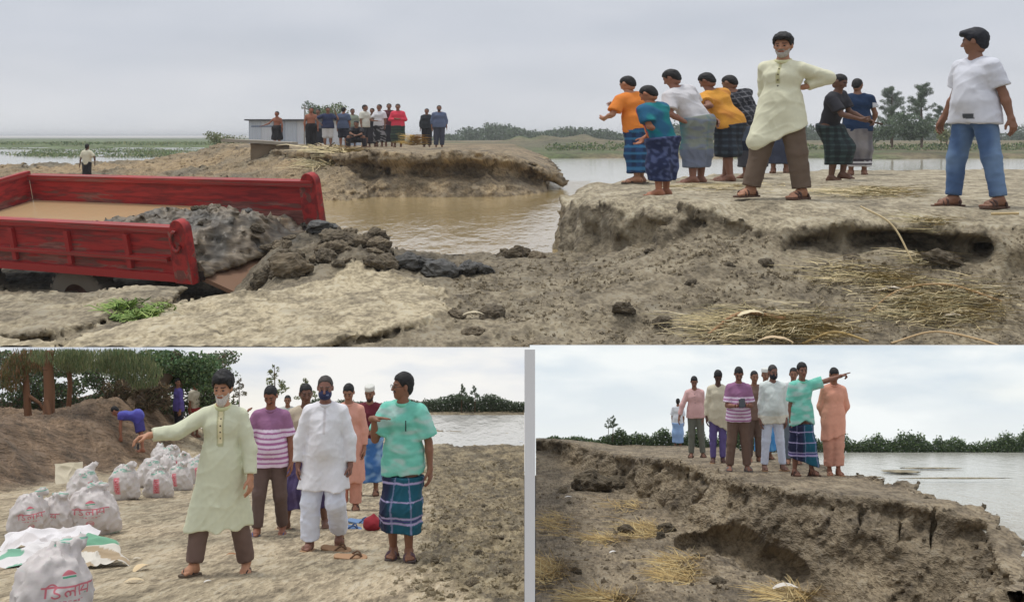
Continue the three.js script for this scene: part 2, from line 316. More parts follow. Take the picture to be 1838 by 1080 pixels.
// ------------------------------------------------------------------ two lower places: each its own hillside, falling away from the viewer
function frame(s, h0) { const k = (h0 - V0) / F; return { s, h0, k, w: (X, Y, D) => [s * X, EYE + s * Y - k * s * D, -s * D], px: (u, D) => (u - U0) / F * D }; }
const LL = frame(.27, 711), LR = frame(.24, 780);
const curve = (pts, v) => { if (v <= pts[0][0]) return pts[0][1]; for (let i = 1; i < pts.length; i++) if (v <= pts[i][0]) return lerp(pts[i - 1][1], pts[i][1], sstep(0, 1, (v - pts[i - 1][0]) / (pts[i][0] - pts[i - 1][0])) * .4 + .6 * (v - pts[i - 1][0]) / (pts[i][0] - pts[i - 1][0])); return pts[pts.length - 1][1]; };
function llY(X, D) {
  const u = U0 + X / D * F;
  const farR = curve([[21, -1.5], [24, -1.3], [27, -1.0], [30, -.71], [33, -.43], [35, -.3]], D), farL = curve([[27, -1.5], [33, -1.32], [35, -1.1]], D);
  let h = lerp(farL, farR, sstep(400, 540, u));
  const D0 = lerp(21.5, 29, clamp((u - 34) / 270, -.3, 1));
  h += (lerp(1.0, 1.4, sstep(60, 280, u)) + .3 * fbm(X * .5, 2, D * .5, 3)) * sstep(D0, D0 + 4.5, D + .8 * fbm(X * .8, 1, D * .8, 3)) * (1 - sstep(210, 430, u));
  const field = sstep(0, 45, u - 742 - Math.max(0, 12.5 - D) * 30 + 60 * fbm(X * .7, 0, D * .5, 2));
  const bank = sstep(D0 - .5, D0 + 1, D) * (1 - sstep(300, 340, u));
  const r = lerp(lerp(.018, .1, field), .12, bank) * (1 - .8 * sstep(25, 28, D) * sstep(600, 720, u));
  h += r * (1.3 * fbm(X * 1.6, 1, D * 1.0, 3) + .7 * Math.abs(fbm(X * 5.5, 4, D * 3, 2)) + .35 * nz(X * 14, 2, D * 7));
  h -= .022 * Math.max(0, nz(X * 3.1, 7, D * 2.1) - .25) * 3 * (1 - field);
  return h;
}
const llWY = (X, D) => LL.w(X, llY(X, D), D)[1];
function heightSheet(fr, fy, na, nd, u0, u1, d0, d1, color, name, label, mat) {
  const pos = [], col = [], idx = [];
  for (let k = 0; k < nd; k++) { const D = d0 * Math.pow(d1 / d0, k / (nd - 1)); for (let i = 0; i < na; i++) { const X = fr.px(lerp(u0, u1, i / (na - 1)), D), Y = fy(X, D); pos.push(...fr.w(X, Y, D)); col.push(...color(X, Y, D, lerp(u0, u1, i / (na - 1)))); } }
  for (let k = 0; k < nd - 1; k++) for (let i = 0; i < na - 1; i++) { const b = k * na + i; idx.push(b, b + 1, b + na, b + 1, b + na + 1, b + na); }
  const g = new THREE.BufferGeometry(); g.setAttribute('position', new THREE.Float32BufferAttribute(pos, 3)); g.setAttribute('color', new THREE.Float32BufferAttribute(col, 3)); g.setIndex(idx); g.computeVertexNormals(); soilUV(g, 1 / fr.s);
  return tag(mesh(name, g, mat), label, 'ground', null, 'structure');
}
heightSheet(LL, llY, 430, 300, -110, 941, 9.4, 34.6, (X, Y, D, u) => {
  const a = fbm(X * .7, 0, D * .45, 4), b = fbm(X * 3.5, 3, D * 2.2, 3);
  const D0 = lerp(21.5, 29, clamp((u - 34) / 270, -.3, 1)), bank = sstep(D0 - .6, D0 + 1, D + a) * (1 - sstep(300, 340, u));
  const field = sstep(0, 45, u - 742 - Math.max(0, 12.5 - D) * 30 + 60 * fbm(X * .7, 0, D * .5, 2));
  let c = mixc(C(194, 180, 155), C(168, 158, 136), clamp(.4 + a * 1.8, 0, 1));
  c = mixc(c, mixc(C(160, 148, 122), C(112, 104, 88), clamp(.45 + b * 1.8 + a, 0, 1)), field);
  c = mixc(c, mixc(C(144, 122, 100), C(102, 87, 73), clamp(.4 + a * 1.6 + b, 0, 1)), bank);
  return mixc(c, C(104, 93, 77), clamp(b * 1.3 - .15, 0, .6));
}, 'walked_track', 'trodden sandy track beside rough tilled mud', M.soil);

// lower right: embankment with a collapsed face
const plR = list => list.map(([u, D]) => [LR.px(u, D), D]);
const POLY_E = plR([[900, 36.5], [1000, 34.5], [1060, 31], [1150, 27], [1230, 23.5], [1290, 20.5], [1350, 18.8], [1420, 17.6], [1500, 16.8], [1600, 16], [1700, 15.2], [1768, 14.7], [1788, 13.8], [1800, 12.6], [1815, 11], [1862, 11], [1850, 13], [1800, 15], [1705, 16.4], [1640, 17.8], [1560, 20.3], [1480, 23], [1400, 28], [1330, 33], [1290, 37], [1270, 41], [880, 41]]);
function embCol(X, D, o = {}) {
  const u = U0 + X / D * F; o.u = u;
  const edgeK = 1 - .7 * sstep(1640, 1720, u); o.sd = sdPoly(POLY_E, X, D) + edgeK * (.3 * fbm(X * .9, 3, D * .9, 3) + .1 * fbm(X * 4, 1, D * 4, 2));
  o.top = curve([[12.5, -1.35], [13.5, -1.2], [14.9, -.92], [16, -.79], [18, -.72], [20.7, -.64], [23, -.5], [30, -.42], [38, -.36]], D) + .24 * sstep(1160, 990, u) * sstep(27, 34, D) + .03 * fbm(X * .8, 4, D * .8, 3);
  o.low = curve([[11, -1.68], [13, -1.62], [18, -1.5], [26, -1.22], [31, -.9], [35, -.45], [38, -.3]], D) + .07 * fbm(X * .6, 9, D * .5, 3) - .5 * sstep(.5, 3, X - LR.px(1500, D)) * sstep(15, 18, D) - .5 * sstep(1240, 1300, u) * sstep(19, 23, D) - .62 * sstep(0, 130, u - lerp(1440, 1290, sstep(13.4, 16.2, D)) + 30 * fbm(X, 2, D, 2));
  return o;
}
function embField(X, Y, D, o) {
  const t = o.top - Y, slope = 1.0 * sstep(1180, 1330, o.u);
  const mod = clamp(.9 + 1.8 * fbm(X * .9, 5, D * .9, 3), .1, 2); const under = .07 * mod * sstep(.03, .1 + .08 * mod, t) - Math.max(0, t - .18) * (.45 + .4 * slope) + .3 * (1 - .8 * sstep(1600, 1700, o.u)) * fbm(X * 1.2, Y * 1.8, D * 1.2, 3) * sstep(.02, .3, t);
  let f = Math.min((Y - o.low) * .9, smax(Y - o.top, (o.sd + under) * (.75 - .25 * sstep(1180, 1330, o.u)), .05));
  if (Math.abs(f) < .45) {
    const top = o.sd < -.15 && t < .07, r = (top ? .022 : lerp(.05, .105, sstep(.9, .1, o.sd))) * (1 - .55 * sstep(1600, 1700, o.u) * sstep(1, 0, t * 4));
    f += r * (1.4 * fbm(X * 1.5, Y * 2.2, D * 1.2, 3) + 1.1 * fbm(X * .7 + 3, Y * .9, D * .6, 2) + .6 * Math.abs(fbm(X * 5, Y * 6, D * 4, 2)) + .4 * nz(X * 12, Y * 12, D * 8));
    f = smax(f, -ell(X, Y, D, 2.85, -1.56, 18.3, .6, .36, 1.7), .05); f = smax(f, -ell(X, Y, D, 3.2, -1.72, 17.3, .58, .28, 1.5), .05);                       // hole washed under the bank
    f = smax(f, -ell(X, Y, D, 1.95, -.85, 20.3, .12, .22, .6), .04);
    for (const [cu, cd, sl] of [[1555, 16.4, .25], [1622, 15.8, .1], [1681, 15.3, .16]]) {
      const cx = LR.px(cu, D) - sl * (o.top - Y) + .03 * nz(Y * 9, cu, 0);
      if (D < cd + .3 && t < .6) f = Math.max(f, (.03 + .015 * nz(Y * 6, cu, 3)) * (1 - sstep(.15, .5, t)) - Math.abs(X - cx - .05 * nz(Y * 4, cu, 7)));
    }
  }
  return f;
}
function lrY(X, D) { const o = embCol(X, D); let a = .1; for (; a > -2.7; a -= .03) if (embField(X, a, D, o) < 0) break; let lo = a, hi = a + .03; for (let i = 0; i < 12; i++) { const m = (lo + hi) / 2; if (embField(X, m, D, o) < 0) lo = m; else hi = m; } return hi; }
{
  const na = 360, nd = 260, ny = 84, a0 = (960.5 - U0) / F, a1 = (1970 - U0) / F, d0 = 11.6, d1 = 39, y0 = -2.5, y1 = .06;
  const Ds = Array.from({ length: nd }, (_, k) => d0 * Math.pow(d1 / d0, k / (nd - 1))), cols = [];
  for (let k = 0; k < nd; k++) for (let i = 0; i < na; i++) cols.push(embCol(lerp(a0, a1, i / (na - 1)) * Ds[k], Ds[k]));
  const g = nets(na, ny, nd, (i, j, k, o) => { o[0] = lerp(a0, a1, i / (na - 1)) * Ds[k]; o[1] = lerp(y0, y1, j / (ny - 1)); o[2] = Ds[k]; },
    (x, y, z, i, j, k) => embField(x, y, z, cols[k * na + i]), {
      lip: 1, slack: .4, color: (X, Y, D) => {
        const o = embCol(X, D), a = fbm(X * .8, Y, D * .6, 3), b = fbm(X * 3.2, Y * 3, D * 2.4, 3);
        return mixc(mixc(C(158, 145, 123), C(128, 117, 99), clamp(.45 + a * 1.8, 0, 1)), C(92, 83, 71), clamp(b * 1.5 - .05, 0, .75));
      },
    });
  const p = g.attributes.position; for (let i = 0; i < p.count; i++) { const w = LR.w(p.getX(i), p.getY(i), p.getZ(i)); p.setXYZ(i, ...w); }
  const ix = g.index.array; for (let i = 0; i < ix.length; i += 3) { const t = ix[i]; ix[i] = ix[i + 1]; ix[i + 1] = t; }
  g.computeVertexNormals(); soilUV(g, 1 / LR.s);
  tag(mesh('broken_embankment', g, M.soil), 'earth embankment with a collapsed dark face and low sandy ground', 'ground', null, 'structure');
}
function slopeWater(fr, name, rows, mat, label) {   // rows: [D, uLeft, uRight, Y]
  const pos = [], uv = [], idx = [], n = 12;
  rows.forEach(([D, ul, ur, Y]) => { for (let i = 0; i < n; i++) { const X = fr.px(lerp(ul, ur, i / (n - 1)), D), w = fr.w(X, Y, D); pos.push(...w); uv.push(X, D); } });
  for (let k = 0; k < rows.length - 1; k++) for (let i = 0; i < n - 1; i++) { const b = k * n + i; idx.push(b, b + 1, b + n, b + 1, b + n + 1, b + n); }
  const g = new THREE.BufferGeometry(); g.setAttribute('position', new THREE.Float32BufferAttribute(pos, 3)); g.setAttribute('uv', new THREE.Float32BufferAttribute(uv, 2)); g.setIndex(idx); g.computeVertexNormals();
  return tag(mesh(name, g, mat), label, 'water', null, 'structure');
}
slopeWater(LR, 'flood_water', [[13.4, 1815, 2000, -1.22], [14.8, 1765, 2000, -1.06], [16.3, 1695, 2000, -.97], [18, 1620, 2000, -.93], [20.5, 1540, 2000, -.86], [23.2, 1465, 2000, -.8], [28, 1390, 2000, -.7], [33, 1320, 2000, -.6], [38.6, 1262, 1990, -.49]], waterMat(C(186, 184, 174), .14, .5, .12, .012), 'wide pale flood water beside the embankment');
slopeWater(LL, 'river_channel', [[26.2, 735, 941, -1.13], [27.3, 735, 941, -.965], [29.5, 700, 941, -.735], [32.3, 640, 941, -.455]], waterMat(C(180, 178, 172), .14, .5, .15, .012), 'pale river beyond the tilled mud');

// skies of the two lower places
function cloudSky(u0, u1, v0, depth, v1, c, name, label, seed) {
  const w = (u1 - u0) / F * depth, h = (v1 - v0) / F * depth, S = 512;
  const tex = dataTex(S, (i, j) => { const x = i / S, y = j / S * h / w * (1), e = j / S; const st = fbm(x * 3.2 + seed, y * 11, seed, 5), st2 = fbm(x * 2 + seed, y * 5, seed + 4, 3);
    let q = mixc(c.low, c.high, sstep(.45, 1, e + st2 * .25)); q = mixc(q, c.cloud, clamp(.5 + st * 2.6, 0, 1)); q = mixc(q, c.warm, clamp(st2 * 1.8 * sstep(1, .6, e), 0, .8)); return q; }, true);
  tex.wrapS = tex.wrapT = THREE.ClampToEdgeWrapping;
  const front = new THREE.MeshStandardMaterial({ color: 0x000000, roughness: 1, emissive: 0xffffff, emissiveMap: tex, emissiveIntensity: .97 }), rest = plain([.5, .5, .5], .9);
  const p = at((u0 + u1) / 2, (v0 + v1) / 2, depth);
  const m = mesh(name, new THREE.BoxGeometry(w, h, .03), [rest, rest, rest, rest, front, rest]); m.position.set(p[0], p[1], p[2] - .015);
  return tag(m, label, 'sky', null, 'structure');
}
cloudSky(-130, 951, 624, 9.31, 1010, { low: [236, 232, 226], high: [204, 213, 226], cloud: [240, 239, 236], warm: [246, 236, 216] }, 'sky', 'pale evening sky above the track', 3.3);
cloudSky(951, 1990, 620, 9.31, 1010, { low: [232, 236, 236], high: [208, 220, 229], cloud: [239, 243, 243], warm: [240, 238, 224] }, 'sky', 'bright clouded sky above the embankment', 8.1);
{ // white dividing wall between the two lower places, its top raked down towards the back
  const s = [], pts = [[2.55, 627, 1180], [9.29, 622, 1180]], pos = [];
  const P = (u, v, d) => at(u, v, d);
  const q = [P(941.5, 627, 2.55), P(960.5, 627, 2.55), P(941.5, 627, 9.29), P(960.5, 627, 9.29)];
  const lowY = -.88;
  const V = [...q, ...q.map(p => [p[0], lowY, p[2]])];
  const faces = [[0, 1, 3, 2], [0, 4, 5, 1], [1, 5, 7, 3], [3, 7, 6, 2], [2, 6, 4, 0]];
  for (const f of faces) for (const i of [0, 1, 2, 0, 2, 3]) pos.push(...V[f[i]]);
  const g = new THREE.BufferGeometry(); g.setAttribute('position', new THREE.Float32BufferAttribute(pos, 3)); g.computeVertexNormals();
  const m = plain([.93, .93, .93], .7); m.side = THREE.DoubleSide;
  tag(mesh('partition_wall', g, m), 'white dividing wall between the track and the embankment', 'wall', null, 'structure');
}
console.log('terrain done');

// ------------------------------------------------------------------ people
const V = (a, b, k = 1) => [a[0] + b[0] * k, a[1] + b[1] * k, a[2] + b[2] * k];
const norm = a => { const l = Math.hypot(...a) || 1; return [a[0] / l, a[1] / l, a[2] / l]; };
const dot = (a, b) => a[0] * b[0] + a[1] * b[1] + a[2] * b[2];
const cross = (a, b) => [a[1] * b[2] - a[2] * b[1], a[2] * b[0] - a[0] * b[2], a[0] * b[1] - a[1] * b[0]];
const mixv = (a, b, t) => [lerp(a[0], b[0], t), lerp(a[1], b[1], t), lerp(a[2], b[2], t)];
const SKIN = { mid: C(172, 124, 96), warm: C(184, 134, 104), dark: C(136, 96, 74), deep: C(108, 76, 60) };
const BLACK = C(30, 28, 30), HAIR = C(20, 18, 19), GREYBEARD = C(200, 194, 186);
function boneField(list) {
  const n = list.length;
  return (x, y, z) => {
    let f = 1e3;
    for (let i = 0; i < n; i++) {
      const b = list[i]; let d = cap(x, y, z, b[0], b[1], b[2], b[3]);
      if (b[5]) { const e = b[5]; d = Math.max(d, (x - e[0]) * e[3] + (y - e[1]) * e[4] + (z - e[2]) * e[5]); }
      f = i ? smin(f, d, b[4]) : d;
    }
    return f;
  };
}
function bounds(list, pad) { const lo = [9, 9, 9], hi = [-9, -9, -9]; for (const b of list) for (let a = 0; a < 3; a++) { lo[a] = Math.min(lo[a], b[0][a] - b[2], b[1][a] - b[3]); hi[a] = Math.max(hi[a], b[0][a] + b[2], b[1][a] + b[3]); } return [lo.map(v => v - pad), hi.map(v => v + pad)]; }
function headGeo(h, o, cell) {
  const { skin, hairC } = o, fat = o.face || 1;
  const field = (x, y, z) => {
    let f = ell(x, y, z, 0, .03, -.012, .075, .086, .094);
    f = smin(f, ell(x, y, z, 0, -.03, .024, .06 * fat, .083, .066), .03);
    f = smin(f, Math.hypot(x, y + .09, z - .056) - .026 * fat, .03);
    f = smin(f, cap(x, y, z, [-.034, .021, .075], [.034, .021, .075], .012, .012), .014);
    const ax = Math.abs(x);
    f = smin(f, Math.hypot(ax - .04 * fat, y + .018, z - .06) - .02, .02);
    f = smax(f, -(Math.hypot(ax - .031, y - .004, z - .097) - .017), .012);
    f = smin(f, cap(x, y, z, [0, .008, .088], [0, -.026, .106], .008, .0125), .012);
    f = smin(f, Math.hypot(ax - .011, y + .029, z - .096) - .0085, .007);
    f = smin(f, cap(x, y, z, [-.018, -.054, .081], [.018, -.054, .081], .009, .009), .009);
    f = smin(f, cap(x, y, z, [0, -.02, -.02], [0, -.075, -.03], .046, .042), .04);
    f = smin(f, ell(ax, y, z, .077, -.004, -.008, .011, .03, .019), .008);
    return f;
  };
  return box3nets([-.1, -.15, -.12], [.1, .13, .13], cell, field, {
    color: (x, y, z) => {
      const ax = Math.abs(x);
      if (z > .055 && Math.abs(y - .029 + ax * .05) < .0052 && ax > .012 && ax < .052) return hairC;
      if (z > .07 && Math.abs(y + .056) < .009 && ax < .023) return [skin[0] * .75, skin[1] * .55, skin[2] * .55];
      if (o.moustache && z > .06 && Math.abs(y + .041) < .0085 && ax < .032) return o.moustache;
      return skin;
    },
  });
}
function hairGeo(o, cell, seed) {
  const puff = o.puff || 0, line = o.hairline ?? 0;
  const field = (x, y, z) => {
    const ax = Math.abs(x);
    let f = ell(x, y, z, 0, .0335 + puff * .75, -.013, .0795 + puff * .8, .088 + puff, .0975 + puff * .8);
    f = smin(f, ell(x, y, z, 0, -.02, -.06, .06, .07, .045), .03); if (puff > .01) f = smin(f, ell(x, y, z, .01, .088, .055, .074, .03 + puff * .5, .055), .03);
    f += (.003 + puff * .25) * nz(x * 34 + seed, y * 34, z * 26) + .003 * nz(x * 95, y * 95 + seed, z * 95);
    let hl = z < -.02 ? -.085 : z < .015 ? lerp(-.085, -.02, (z + .02) / .035) : lerp(-.02, .064 + line, Math.pow(clamp((z - .015) / .05, 0, 1), .6));
    hl += .006 * nz(x * 50, seed, z * 50) - (z > .04 ? Math.max(0, .025 - ax) * .25 : 0) + (z > .02 && ax > .05 ? (ax - .05) * -.8 : 0);
    f = smax(f, hl - y, .008);
    return smax(f, -(ell(ax, y, z, .078, -.004, -.004, .016, .033, .022)), .004);
  };
  return box3nets([-.13, -.12, -.16], [.13, .19, .15], cell, field, { slack: .025, color: (x, y, z) => { const k = .8 + .6 * nz(x * 90, y * 50, z * 90 + seed); return [o.hairC[0] * k, o.hairC[1] * k, o.hairC[2] * k]; } });
}
function beardGeo(cell, c, full, seed) {
  return box3nets([-.1, -.18, -.06], [.1, .03, .15], cell, (x, y, z) => {
    let f = ell(x, y, z, 0, -.034, .02, .0655, .088, .071); f = smin(f, Math.hypot(x, y + .095 + full * .5, z - .056) - .03 - full * .3, .04);
    f += .005 * nz(x * 90, y * 70 + seed, z * 90);
    const ax = Math.abs(x);
    f = smax(f, y + .062 - Math.max(0, ax - .022) * 1.0 + .004 * nz(x * 60, seed, z * 60), .008); f = smax(f, -(z - .012 - Math.max(0, -.07 - y) * .2), .01);
    return smax(f, -(ell(x, y, z, 0, -.054, .1, .02, .008, .03)), .006);
  }, { color: (x, y, z) => { const k = .72 + .5 * (.5 + nz(x * 110, y * 70 + seed, z * 110)); return [c[0] * k, c[1] * k, c[2] * k]; } });
}
const ROT = new THREE.Matrix4();
function crease(x, y, z, fo, seed) {   // soft hollows with narrow raised wrinkles
  const r = 1 - Math.abs(nz(x * 4 + y * 3 + seed, y * 5 - x * 2, z * 4)), r2 = 1 - Math.abs(nz(x * 7 - y * 6, y * 6 + seed, z * 7 + x * 3)), a = r * r * r * r, b = r2 * r2 * r2 * r2;
  return fo * (.22 * nz(x * 3.5, y * 4 + seed, z * 3.5) - .6 * a * a * a - .5 * b * b * b);
}
/* pose vectors are [right, up, towards the viewer]; o.turn is the way the figure faces */
function person(o) {
  const { label, group, pos, scale = 1, turn = 0, H = 1.68, lod = 1, skin = SKIN.mid } = o;
  const g = H / 1.765, fat = o.fat || 1, seed = (o.seed || 1) * 7.31;
  const root = base('person', pos, turn); root.scale.set(scale * (o.wide || 1), scale, scale * (o.wide || 1)); tag(root, label, 'person', group);
  const cs = Math.cos(turn), sn = Math.sin(turn), loc = v => [v[0] * cs - v[2] * sn, v[1], v[0] * sn + v[2] * cs];
  const up = norm(loc(o.torso || [0, 1, 0])), fwd0 = [0, 0, 1];
  let R = norm(cross(up, fwd0)); const tw = o.twist || 0; const fw = cross(R, up); R = norm(V([R[0] * Math.cos(tw), R[1] * Math.cos(tw), R[2] * Math.cos(tw)], fw, Math.sin(tw)));
  const Ff = norm(cross(R, up));
  // joints, pelvis at the origin first
  let P = [0, 0, 0];
  const hip = {}, knee = {}, ank = {}, ft = {};
  const legs = { l: o.legL || {}, r: o.legR || {} }, arms = { l: o.armL || {}, r: o.armR || {} };
  for (const s of ['l', 'r']) {
    const q = s === 'l' ? 1 : -1, L = legs[s];
    hip[s] = [.085 * q * g, -.03 * g, 0];
    const t = norm(loc(L.t || [.03 * q * cs, -1, 0])), sh = norm(loc(L.s || L.t || [0, -1, 0]));
    knee[s] = V(hip[s], t, .43 * g); ank[s] = V(knee[s], sh, .41 * g);
    ft[s] = norm(L.f ? loc(L.f) : [.2 * q, 0, 1]);
    if (o.slope) { const zs = v => -v[0] * sn + v[2] * cs, dl = o.slope * zs(ank[s]); ank[s][1] += dl; knee[s][1] += dl * .5; ft[s] = norm([ft[s][0], ft[s][1] + o.slope * zs(ft[s]), ft[s][2]]); }
  }
  const sole = o.shoes ? .02 * g : 0;
  let low = 9; for (const s of ['l', 'r']) { const z0 = (o.slope || 0) * (-ank[s][0] * sn + ank[s][2] * cs); low = Math.min(low, ank[s][1] - .075 * g - z0, o.slope ? 9 : ank[s][1] - .05 * g + ft[s][1] * .19 * g - .02 * g); }
  if (o.sit) low = Math.min(low, -.12 * g);
  const dy = -low + sole; P = [0, dy, 0];
  for (const s of ['l', 'r']) { hip[s][1] += dy; knee[s][1] += dy; ank[s][1] += dy; }
  const T = k => V(P, up, k * g), TX = (k, x, z = 0) => V(V(T(k), R, x * g), Ff, z * g);
  const N = T(.53), sho = {}, elb = {}, wri = {}, hd = {};
  for (const s of ['l', 'r']) {
    const q = s === 'l' ? 1 : -1, A = arms[s];
    sho[s] = TX(.44, .16 * q * (o.broad || 1), 0);
    const a = norm(loc(A.u || [.24 * q * cs, -1, -.24 * q * sn])), b = norm(A.f ? loc(A.f) : [.02 * q, -1, .14]);
    elb[s] = V(sho[s], a, .29 * g); wri[s] = V(elb[s], b, .25 * g); hd[s] = norm(A.h ? loc(A.h) : b);
  }
  const by = o.belly || 0;
  const torso = k => {
    const l = [];
    for (const q of [1, -1]) {
      l.push([TX(-.05, .07 * q), TX(.14, .052 * q, .008), .095 * g * fat + k, .084 * g * fat + k, .06]);
      l.push([TX(.14, .052 * q, .008), TX(.36, .064 * q, .004), .084 * g * fat + k, .094 * g * fat + k, .06]);
      l.push([TX(.36, .064 * q, .004), TX(.44, .078 * q, -.008), .094 * g * fat + k, .06 * g + k, .05]);
    }
    if (by) l.push([TX(.1, 0, .06 + by * .3), TX(.22, 0, .05 + by * .2), .09 * g + by * .5 + k, .09 * g + by * .4 + k, .08]);
    l.push([sho.l, TX(.478, .045), .05 * g + k * .8, .052 * g + k * .8, .05], [sho.r, TX(.478, -.045), .05 * g + k * .8, .052 * g + k * .8, .05]);
    return l;
  };
  const hC = V(V(N, norm(mixv(up, [0, 1, 0], .6)), .155 * g), Ff, .025 * g);
  const c0 = .015 * lod, parts = [];
  // ---- body
  const bl = torso(lod > 1.2 ? -.012 : -.006);
  bl.push([T(.45), V(hC, [0, -1, 0], .07 * g), .06 * g, .052 * g, .05]);
  for (const s of ['l', 'r']) {
    bl.push([sho[s], elb[s], .049 * g, .038 * g, .03], [elb[s], mixv(elb[s], wri[s], .3), .038 * g, .041 * g, .02], [mixv(elb[s], wri[s], .3), wri[s], .041 * g, .026 * g, .02]);
    bl.push([hip[s], knee[s], .088 * g, .056 * g, .05], [knee[s], mixv(knee[s], ank[s], .35), .054 * g, .056 * g, .03], [mixv(knee[s], ank[s], .35), ank[s], .056 * g, .036 * g, .02]);
    if (lod > 1.5) { const A = ank[s], f = ft[s]; bl.push([A, V(V(A, f, -.04 * g), [0, -1, 0], .04 * g), .036 * g, .034 * g, .02], [V(V(A, f, -.04 * g), [0, -1, 0], .04 * g), V(V(A, f, .15 * g), [0, -1, 0], .05 * g), .034 * g, .026 * g, .02]);
      bl.push([wri[s], V(wri[s], hd[s], .15 * g), .03 * g, .026 * g, .02]); }
  }
  const [lo, hi] = bounds(bl, c0 * 2);
  const skinC = (x, y, z) => { const k = 1 + .1 * nz(x * 14 + seed, y * 14, z * 14); return [skin[0] * k, skin[1] * k, skin[2] * k]; };
  parts.push(box3nets(lo, hi, c0, boneField(bl), { color: skinC }));
  if (lod <= 1.5) for (const s of ['l', 'r']) {
    // hand: palm, four fingers of unequal length, thumb from the side
    const A = arms[s], h = hd[s], W = wri[s]; let t = A.thumb ? norm(loc(A.thumb)) : [0, 0, 1]; t = norm(V(t, h, -dot(t, h)));
    let n = cross(h, t); const inward = A.palm ? loc(A.palm) : [s === 'l' ? -1 : 1, 0, 0]; if (dot(n, inward) < 0) n = [-n[0], -n[1], -n[2]];
    const k = g * 1.0, pt = (a, b, c) => V(V(V(W, h, a * k), t, b * k), n, c * k), hl = [];
    const curl = A.curl ?? .45;
    for (let i = 0; i < 4; i++) {
      const kn = pt(.088 - .006 * Math.abs(i - 1), .03 - .02 * i, 0), c1 = A.point && i === 0 ? .03 : A.point ? 1.4 : curl, c2 = A.point && i === 0 ? .05 : A.point ? 2.7 : curl * 2.1;
      const d1 = norm(V([h[0] * Math.cos(c1), h[1] * Math.cos(c1), h[2] * Math.cos(c1)], n, Math.sin(c1))), d2 = norm(V([h[0] * Math.cos(c2), h[1] * Math.cos(c2), h[2] * Math.cos(c2)], n, Math.sin(c2)));
      const L = [.045, .05, .046, .036][i] * k, m = V(kn, V(d1, t, .05 * (1.5 - i)), L), e = V(m, d2, L * .85);
      hl.push([pt(.005, .012 - .008 * i, 0), kn, .019 * k, .0135 * k, .012]); hl.push([kn, m, .0115 * k, .0098 * k, .004], [m, e, .0098 * k, .0082 * k, .003]);
    }
    const tb = pt(.025, .03, .006), tm = pt(.06, .056, .016 + curl * .02), te = pt(.09, .06, .02 + curl * .035); hl.push([tb, tm, .0165 * k, .0125 * k, .012], [tm, te, .012 * k, .0095 * k, .004]);
    hl.push([W, V(W, h, -.03), .027 * k, .028 * k, .02]);
    const [a, b] = bounds(hl, .012); parts.push(box3nets(a, b, .0048 * Math.max(1, lod), boneField(hl), { color: skinC }));
    // foot with toes
    const An = ank[s], f = ft[s], dn = norm(V([0, -1, 0], f, f[1])), sd = cross(f, dn), big = s === 'l' ? 1 : -1, q = dot(sd, [1, 0, 0]) > 0 ? 1 : -1, fl = [];
    const fp = (a, b, c) => V(V(V(An, f, a * g), sd, b * g * q * -big), dn, c * g);
    fl.push([An, fp(-.035, 0, .045), .037 * g, .033 * g, .03], [fp(-.035, 0, .045), fp(.11, .012, .052), .033 * g, .027 * g, .02], [An, fp(.1, .01, .045), .037 * g, .024 * g, .04], [fp(.1, .03, .055), fp(.1, -.03, .056), .024 * g, .022 * g, .02]);
    for (let i = 0; i < 5; i++) fl.push([fp(.12, .034 - .017 * i, .06), fp(.175 - .012 * i - (i ? .004 : 0), .036 - .018 * i, .066), .014 * g, (i ? .0095 : .013) * g, .006]);
    const [fa, fb] = bounds(fl, .012); parts.push(box3nets(fa, fb, .0065 * Math.max(1, lod), boneField(fl), { color: skinC }));
  }
  // ---- head
  const hy = (o.look ?? turn) - turn, hp = o.nod || 0, hr = o.roll || 0;
  const hm = new THREE.Matrix4().compose(new THREE.Vector3(...hC), new THREE.Quaternion().setFromEuler(new THREE.Euler(hp, hy, hr, 'YXZ')), new THREE.Vector3(1, 1, 1).multiplyScalar(g * (o.headK || 1.02)));
  const hairC = o.hairC || HAIR, hc = Math.min(.0062 * lod, .016);
  const hg = headGeo(0, { skin, hairC, face: o.face, moustache: o.moustache }, hc); hg.applyMatrix4(hm); parts.push(hg);
  const body = mesh('body', join(parts), M.skin, root);
  const sub = (name, geo, mat) => mesh(name, geo, mat, root);
  const hx = g2 => { g2.applyMatrix4(hm); return g2; };
  if (lod <= 1.5) for (const q of [-1, 1]) { const e = new THREE.SphereGeometry(.011, 10, 8); paint(e, (x, y, z) => z > .0072 ? C(34, 24, 20) : C(128, 116, 110)); e.scale(1.15, .7, 1); e.translate(.031 * q, .002, .0775); sub('eye', hx(e), M.skin); }
  if (o.hair !== false) sub('hair', hx(hairGeo({ hairC, puff: o.puff, hairline: o.hairline }, Math.min(.0075 * lod, .016), seed)), M.hair);
  if (o.beard) sub('beard', hx(beardGeo(Math.min(.0075 * lod, .016), o.beard, o.beardLen || 0, seed)), M.hair);
  if (o.mask) { const mg = box3nets([-.1, -.13, -.02], [.1, .03, .14], .007, (x, y, z) => { let f = ell(x, y, z, 0, -.05, .03, .07, .07, .082); f = smax(f, y + .006 - .015 * Math.abs(x) * 10, .01); f = smax(f, -.104 - y, .01); return smax(f, -(z - .012), .01); }, { color: (x, y, z) => (y > -.05 && y < -.038 && x > .02 && x < .046 && z > .05) ? C(120, 130, 160) : o.mask }); sub('face_mask', hx(mg), M.cloth); }
